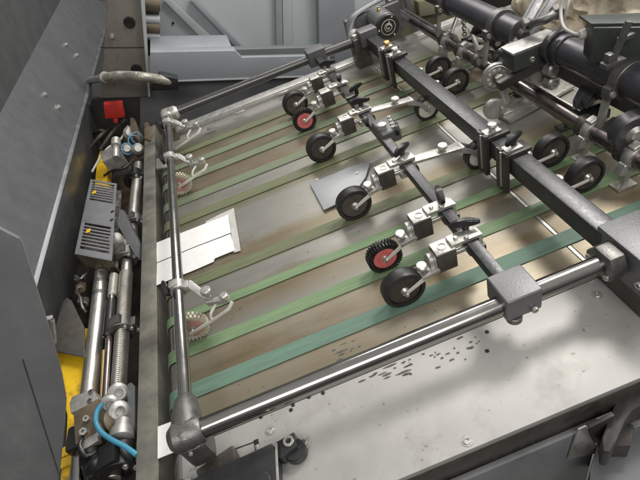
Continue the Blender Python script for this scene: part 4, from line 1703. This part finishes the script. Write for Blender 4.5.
bm = nb()
segs = []
edges_t = [0, .03]
bank = [(.03, .31), (.62, .93)]


def slab(s0, s1, t0, t1, th=.003):
    prism(bm, [bil(s0, t0), bil(s1, t0), bil(s1, t1), bil(s0, t1)], (0, 0, -th), .0003)


slab(0, 1, 0, .03)
slab(0, 1, .31, .62)
slab(0, 1, .93, 1.0)
for t0, t1 in bank:
    slab(0, .10, t0, t1)
    slab(.92, 1, t0, t1)
    n = 8
    for k in range(1, n):
        tm = t0 + (t1 - t0) * k / n
        slab(.10, .92, tm - .0085, tm + .0085)
part('slotted_sheet', bm, mat('vent_paint', (.22, .22, .235), .25, .42, .1, 20, .06, dirt=(.12, .12, .125), damt=.06), vc)
bm = nb()
prism(bm, [bil(0.02, .0, -.030), bil(.98, .0, -.030), bil(.98, .99, -.030), bil(.02, .99, -.030)], (0, 0, -.004), 0)
part('inner_board', bm, mat('wire_clutter', (.10, .085, .07), .2, .5, .6, 60, .2, dirt=(.40, .38, .36), damt=.30, dscale=45), vc)
for s, t_ in ((.25, .20), (.28, .72)):
    bm = nb()
    q = bil(s, t_, .002)
    box(bm, q, (.012, .016, .002), bev=.0004)
    part('sticker', bm, M['yellow'], vc)
bm = nb()
prism(bm, [bil(0, 1.0), bil(1, 1.0), bil(1, 1.0, -.05), bil(0, 1.0, -.05)], (0, .003, 0), 0)
part('front_lip', bm, M['rusty'], vc)
bm = nb()
for s, t_ in ((.93, .42), (.93, .53)):
    lathe(bm, [(0, .001), (.005, .001), (.006, 0)], bil(s, t_, .0003), (0, 0, 1), 14)
part('holes', bm, M['hole'], vc)

# nuts and junk under the vent
jk = thing('valve_body', 'small oily valve with round ends tucked under the slotted vent cover', 'valve', at(82, 285, -.05))
for px, py, r in ((81, 288, .014), (85, 303, .011), (77, 279, .008), (84, 277, .008), (80, 301, .007)):
    bm = nb()
    q = at(px, py, -.05)
    lathe(bm, [(0, -.022), (r, -.022), (r, .002), (0, .002)], q, (.3, -1, .4), 6)
    lathe(bm, [(0, .0), (r * .72, .0), (r * .72, .012), (r * .45, .013), (r * .42, .004), (0, .004)], q + Vector((.3, -1, .4)).normalized() * .002, (.3, -1, .4), 20)
    part('end_cap', bm, M['rusty'] if r > .012 else M['cast'], jk)
bm = nb()
sweep(bm, [at(75, 276, -.04), at(80, 279, -.03), at(85, 275, -.035), at(90, 270, -.05)], .0035, 10, 5)
sweep(bm, [at(76, 292, -.04), at(80, 297, -.03), at(82, 306, -.035), at(86, 312, -.05)], .0035, 10, 5)
part('pipe', bm, M['cast'], jk)

# bottom valve group
sb = thing('silver_valve_block', 'square silver valve block with two screws on the yellow bar', 'valve block', at(82, 405, -.03))
bm = nb()
prism(bm, [at(x, y, .0) for x, y in ((69, 403), (72, 396), (93, 389), (98, 398), (95, 404), (70, 413))], (0, 0, -.035), .003)
part('body', bm, M['zinc'], sb)
for px, py in ((91, 392), (90, 401)):
    bm = nb()
    screw(bm, at(px, py, .0), r=.005, h=.003)
    part('screw', bm, M['cast'], sb)
bc = thing('brown_valve', 'oily brown valve casting below the silver valve block', 'valve', at(95, 425, -.04))
bm = nb()
q = at(94, 426, -.02)
box(bm, q, (.052, .075, .045), rotm('Z', 10), bev=.005)
part('body', bm, M['rusty'], bc)
bm = nb()
lathe(bm, [(0, -.03), (.02, -.03), (.022, -.02), (.022, .02), (0, .03)], at(106, 424, -.02), (1, -.2, .3), 24)
part('end_cap', bm, M['rusty'], bc)
bm = nb()
q = at(90, 442, -.005)
box(bm, q, (.036, .026, .012), rotm('Z', 14), bev=.002)
part('plug', bm, M['zinc'], bc)
for px, py, r in ((84, 432, .007), (101, 433, .006), (87, 419, .006)):
    bm = nb()
    lathe(bm, [(0, -.004), (r, -.004), (r, .006), (r * .5, .006), (r * .45, .001), (0, .001)], at(px, py, .006), (.2, -.3, 1), 6)
    part('port_screw', bm, M['alu'], bc)
bm = nb()
sweep(bm, [at(84, 436, .0), at(80, 446, .004), at(86, 456, .0), at(96, 452, -.01)], .0042, 10, 6)
part('hose', bm, M['black'], bc)
nu = thing('pipe_fitting', 'cluster of silver round pipe fittings above the large black ring clamp', 'pipe fitting', at(115, 405, -.03))
for px, py, r, ax in ((118, 393, .019, (.5, -.6, .6)), (110, 403, .017, (.3, -.8, .6)), (119, 412, .020, (.6, -.5, .6)), (122, 436, .022, (0, -1, .1))):
    bm = nb()
    lathe(bm, [(0, -.03), (r * .7, -.03), (r * .75, -.012), (r, -.010), (r, .008), (r * .7, .012), (r * .45, .012), (r * .4, .004), (0, .004)], at(px, py, -.015), ax, 28)
    part('nut', bm, M['alu'], nu)
bm = nb()
prism(bm, [at(x, y, -.02) for x, y in ((127, 384), (131, 382), (135, 386), (135, 430), (127, 432))], (0, 0, -.02), .002)
part('plate', bm, M['panel_dark'], nu)
bm = nb()
sweep(bm, [at(101, 405, .004), at(97, 412, .012), at(96, 422, .016), at(101, 432, .014), at(112, 440, .010), at(124, 446, .006), at(137, 455, .0)], .0046, 14, 8)
solo('blue_tube', bm, M['blue'], 'curved bright blue air tube at the bottom left of the shafts', 'tube')
bg = thing('black_clamp', 'black double finger clamp at the bottom beside the yellow bar', 'clamp', at(94, 462, -.05))
for px, py in ((92, 455), (99, 466)):
    bm = nb()
    lathe(bm, [(0, -.014), (.017, -.014), (.021, -.008), (.021, .008), (.012, .014), (0, .014)], at(px, py, -.02), (.3, -.9, .3), 24)
    part('finger', bm, M['black'], bg)
bm = nb()
box(bm, at(78, 440, -.03), (.03, .05, .03), bev=.006)
part('body', bm, M['black'], bg)
# lower polished end
bm = nb()
cyl(bm, at(80.5, 448, -.045), at(77, 520, -.045), .0145, 28)
solo('shaft_end', bm, M['chrome'], 'short polished shaft end at the bottom edge beside the yellow bar', 'shaft')

# upper valve group near red tag
bm = nb()
sweep(bm, [at(92, 172, -.01), at(100, 158, .0), at(108, 148, .0), at(120, 140, -.01), at(128, 126, -.02)], .0038, 10, 6)
solo('grey_hose', bm, M['cable'], 'thin grey hose looping past the silver valve below the red tag', 'hose')
bm = nb()
sweep(bm, [at(104, 176, -.01), at(113, 170, .004), at(124, 168, .0), at(133, 160, -.01)], .0034, 10, 6)
solo('black_hose', bm, M['black'], 'thin black hose in front of the silver valve below the red tag', 'hose')
uv = thing('upper_valve', 'silver valve with blue hose rings at the far end of the shafts', 'valve', at(125, 158, -.04))
bm = nb()
q = at(114, 158, -.02)
box(bm, q, (.070, .085, .05), rotm('Z', 12), bev=.004)
part('body', bm, M['zinc'], uv)
bm = nb()
cyl(bm, at(116, 158, .01), at(116, 142, .03), .012, 20)
cyl(bm, at(116, 146, .03), at(116, 140, .035), .016, 20)
part('stem', bm, M['alu'], uv)
for px, py, r in ((130, 134, .024), (138, 150, .020), (127, 150, .02)):
    bm = nb()
    lathe(bm, [(0, -.03), (r, -.03), (r, .02), (r * .6, .03), (0, .03)], at(px, py, -.02), (.3, -.7, .5), 24)
    part('fitting', bm, M['alu'], uv)
for px, py in ((134, 141), (127, 149), (137, 138)):
    bm = nb()
    ring(bm, at(px, py, .0), (.5, -.6, .4), .0225, .0185, .006)
    part('hose_ring', bm, M['bluedark'], uv)
lz = thing('lever_finger', 'pale pointed finger lever beside the far end of the narrow steel plate', 'lever', at(134, 125, .0))
bm = nb()
prism(bm, [at(x, y, .01) for x, y in ((130, 117), (134, 118), (140, 134), (138, 140), (130, 130))], (0, 0, -.02), .003)
prism(bm, [at(x, y, .01) for x, y in ((144, 122), (148, 122), (152, 134), (150, 140), (144, 138))], (0, 0, -.02), .003)
part('finger', bm, M['rusty'], lz)
for px, py, px2, py2 in ((90, 148, 112, 128), (92, 135, 108, 132), (100, 150, 125, 120)):
    bm = nb()
    sweep(bm, [at(px, py, -.05), at((px + px2) / 2, (py + py2) / 2 - 3, -.03), at(px2, py2, -.05)], .007, 10, 4)
    solo('oily_hose', bm, M['oil'], 'dark oily hose below the red tag', 'hose', group='oily hoses below the red tag')
# red tag
rt = thing('red_tag', 'bright red plastic tag hanging below the stained plate', 'tag', aty(113, 112, 1.98), WF)
bm = nb()
prism(bm, [aty(x, y, 1.98) for x, y in ((103.5, 104), (122, 103), (125, 117.5), (105, 119))], (0, .03, 0), .003)
part('plate', bm, M['redplate'], rt)
bm = nb()
prism(bm, [aty(x, y, 1.972) for x, y in ((113, 119.5), (117.5, 119.3), (118, 123), (114, 123.4))], (0, .02, 0), .002)
part('tab', bm, M['redplate'], rt)
# corrugated hose
ch = thing('corrugated_hose', 'ribbed metal hose bending from the guard to a black sleeve at the ledge', 'hose', aty(140, 85, 1.9), WF)
pts = [aty(87, 81.5, 2.36), aty(105, 77.5, 2.05), aty(120, 75.5, 1.98), aty(140, 76.5, 1.88), aty(158, 79, 1.90), aty(172, 82, 1.92)]
bm = nb()
sweep(bm, pts, .0145, 20, 8)
part('core', bm, M['hose'], ch)
bm = nb()
P = [Vector(p) for p in pts]
for k in range(46):
    t = .22 + .76 * k / 46
    i = min(int(t * 5), 4)
    f = t * 5 - i
    q = P[i].lerp(P[i + 1], f)
    dirv = (P[min(i + 2, 5)] - P[max(i - 1, 0)]).normalized()
    ring(bm, q, dirv, .0178, .013, .0065, 22)
part('ribs', bm, M['hose'], ch)
bm = nb()
prism(bm, [aty(x, y, 1.90) for x, y in ((160, 75), (178, 79), (178.5, 90), (152, 91), (150, 86))], (0, .05, 0), .003)
part('black_sleeve', bm, M['black'], ch)
bm = nb()
ring(bm, P[1], P[2] - P[0], .022, .013, .014)
part('end_ferrule', bm, M['alu'], ch)

# ================================================================ BLACK ARM at the bottom and right hand frame
ba = thing('pivot_lever', 'worn black pivot lever with a pivot washer at the bottom of the apron', 'lever', at(235, 465, 0))
bm = nb()
prism(bm, [at(x, y, .034) for x, y in ((196, 477), (272, 442.5), (276, 455), (278, 500), (180, 540), (176, 490))], (0, 0, -.03), .003)
part('arm', bm, M['armblack'], ba)
bm = nb()
prism(bm, [at(x, y, .028) for x, y in ((274, 443), (294, 431.5), (297, 446), (281, 458), (277, 458))], (0, 0, -.024), .002)
part('pivot_end', bm, M['armblack'], ba)
bm = nb()
ring(bm, at(288.5, 441, .0295), (0, 0, 1), .0085, .0045, .003)
part('washer', bm, M['zinc'], ba)
bm = nb()
q = at(296, 452, .010)
lathe(bm, [(0, -.008), (.016, -.008), (.0175, -.006), (.0175, .006), (.016, .008), (0, .008)], (q.x, q.y, .012), (0, 0, 1), 28)
part('cam_roller', bm, M['armblack'], ba)
bm = nb()
prism(bm, [at(x, y, .050) for x, y in ((246, 484), (266, 470), (269, 474), (272, 500), (240, 510))], (0, 0, -.02), .002)
part('top_plate', bm, M['armblack'], ba)
bm = nb()
a, b_ = at(275, 444, .0345), at(277, 492, .0345)
prism(bm, [a, a + Vector((.004, 0, 0)), b_ + Vector((.004, 0, 0)), b_], (0, 0, .002), .0005)
part('edge_wear', bm, M['zinc'], ba)
bm = nb()
p = at(304, 443, 0)
lathe(bm, [(.012, .0003), (.012, .002), (.008, .002)], p, (0, 0, 1), 24)
screw(bm, p + Vector((0, 0, .001)), (0, 0, 1), .0075, .004)
solo('apron_bolt', bm, M['zinc'], 'single bright bolt with washer just right of the black arm pivot', 'bolt')

# right hand frame leg
fr = thing('frame_leg', 'dark curved press leg at the lower right corner below the apron', 'frame leg', at(620, 440, -.2))
bm = nb()
prism(bm, [at(x, y, -.05) for x, y in ((640, 379), (630, 384), (620, 394), (613, 408), (602, 437), (603, 451), (610, 452), (617, 440), (625, 421), (632, 411), (642, 405), (668, 400), (668, 376))], (0, 0, -.05), .003)
part('curved_rib', bm, M['dark_frame'], fr)
bm = nb()
prism(bm, [at(x, y, -.09) for x, y in ((614, 428), (634, 424), (631, 446), (611, 446))], (0, 0, -.04), .002)
part('block', bm, M['dark_frame'], fr)
bm = nb()
prism(bm, [at(x, y, -.13) for x, y in ((604, 420), (690, 380), (700, 560), (585, 560), (590, 470))], (0, 0, -.10), .003)
part('body', bm, M['guard'], fr)
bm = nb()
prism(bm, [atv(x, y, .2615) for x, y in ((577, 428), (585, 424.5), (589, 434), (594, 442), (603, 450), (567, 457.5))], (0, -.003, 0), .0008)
part('frame_patch', bm, M['zinc'], fr)  # patch of light falling on the frame, built as a pale plate
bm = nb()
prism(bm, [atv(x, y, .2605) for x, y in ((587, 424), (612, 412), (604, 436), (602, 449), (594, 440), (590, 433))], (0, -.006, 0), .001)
part('frame_patch', bm, M['dark_frame'], fr)
bm = nb()
prism(bm, [atv(x, y, .258) for x, y in ((634, 428), (668, 418), (668, 430), (634, 438))], (0, .02, 0), .002)
part('cross_bar', bm, M['side_grey'], fr)

# ================================================================ LIGHTS
W = bpy.data.worlds.new('World')
S.world = W
W.use_nodes = True
WN, WL = W.node_tree.nodes, W.node_tree.links
bg_ = WN['Background']
wtc = WN.new('ShaderNodeTexCoord')
wsp = WN.new('ShaderNodeSeparateXYZ')
WL.new(wtc.outputs['Generated'], wsp.inputs[0])
wmr = WN.new('ShaderNodeMapRange')
wmr.inputs['From Min'].default_value = -1
wmr.inputs['From Max'].default_value = 1
WL.new(wsp.outputs['Z'], wmr.inputs['Value'])
wr_ = WN.new('ShaderNodeValToRGB')            # dim hall: dark floor, grey walls, lighter ceiling
wr_.color_ramp.elements[0].position = .40
wr_.color_ramp.elements[0].color = (.05, .05, .052, 1)
wr_.color_ramp.elements[1].position = .95
wr_.color_ramp.elements[1].color = (.56, .56, .55, 1)
e_ = wr_.color_ramp.elements.new(.58)
e_.color = (.17, .175, .18, 1)
WL.new(wmr.outputs[0], wr_.inputs['Fac'])
WL.new(wr_.outputs['Color'], bg_.inputs['Color'])
bg_.inputs['Strength'].default_value = 1.0


def lamp(name, loc, target, sx, sy, power, col=(1, .97, .92)):
    d = bpy.data.lights.new(name, 'AREA')
    d.shape = 'RECTANGLE'
    d.size, d.size_y = sx, sy
    d.energy = power
    d.color = col
    o = bpy.data.objects.new(name, d)
    COL.objects.link(o)
    o.location = loc
    o.rotation_euler = (Vector(target) - Vector(loc)).to_track_quat('-Z', 'Y').to_euler()
    return o


lamp('area_lamp', (.95, 1.5, 3.7), (.15, .6, 1), .62, .62, 50)
lamp('area_lamp', (.3, 3.6, 3.6), (.1, .7, 1), 1.8, .6, 46)
lamp('area_lamp', (2.4, .6, 3.6), (.2, .9, 1), 1.2, 2.0, 46)  # unseen side fill, added to lighten the shadows
lamp('area_lamp', (-.9, -1.6, 3.4), (0, 1.4, 1), 2.4, 1.2, 58)  # added front fill from behind the camera, not a fixture of the hall

# ================================================================ CAMERA
cd = bpy.data.cameras.new('Camera')
cam = bpy.data.objects.new('Camera', cd)
COL.objects.link(cam)
cd.sensor_width = 36
cd.sensor_fit = 'HORIZONTAL'
cd.lens = 480.0 / 640.0 * 36.0
cd.clip_start = .01
cd.clip_end = 100
cam.matrix_world = TF @ Matrix.Translation((0, 0, CAM_H)) @ CAMB.to_4x4()
S.camera = cam

S.view_settings.view_transform = 'Standard'
S.view_settings.look = 'None'
S.view_settings.gamma = 1
S.view_settings.exposure = 0.0
S.render.engine = 'CYCLES'
S.cycles.use_denoising = True
S.cycles.max_bounces = 8
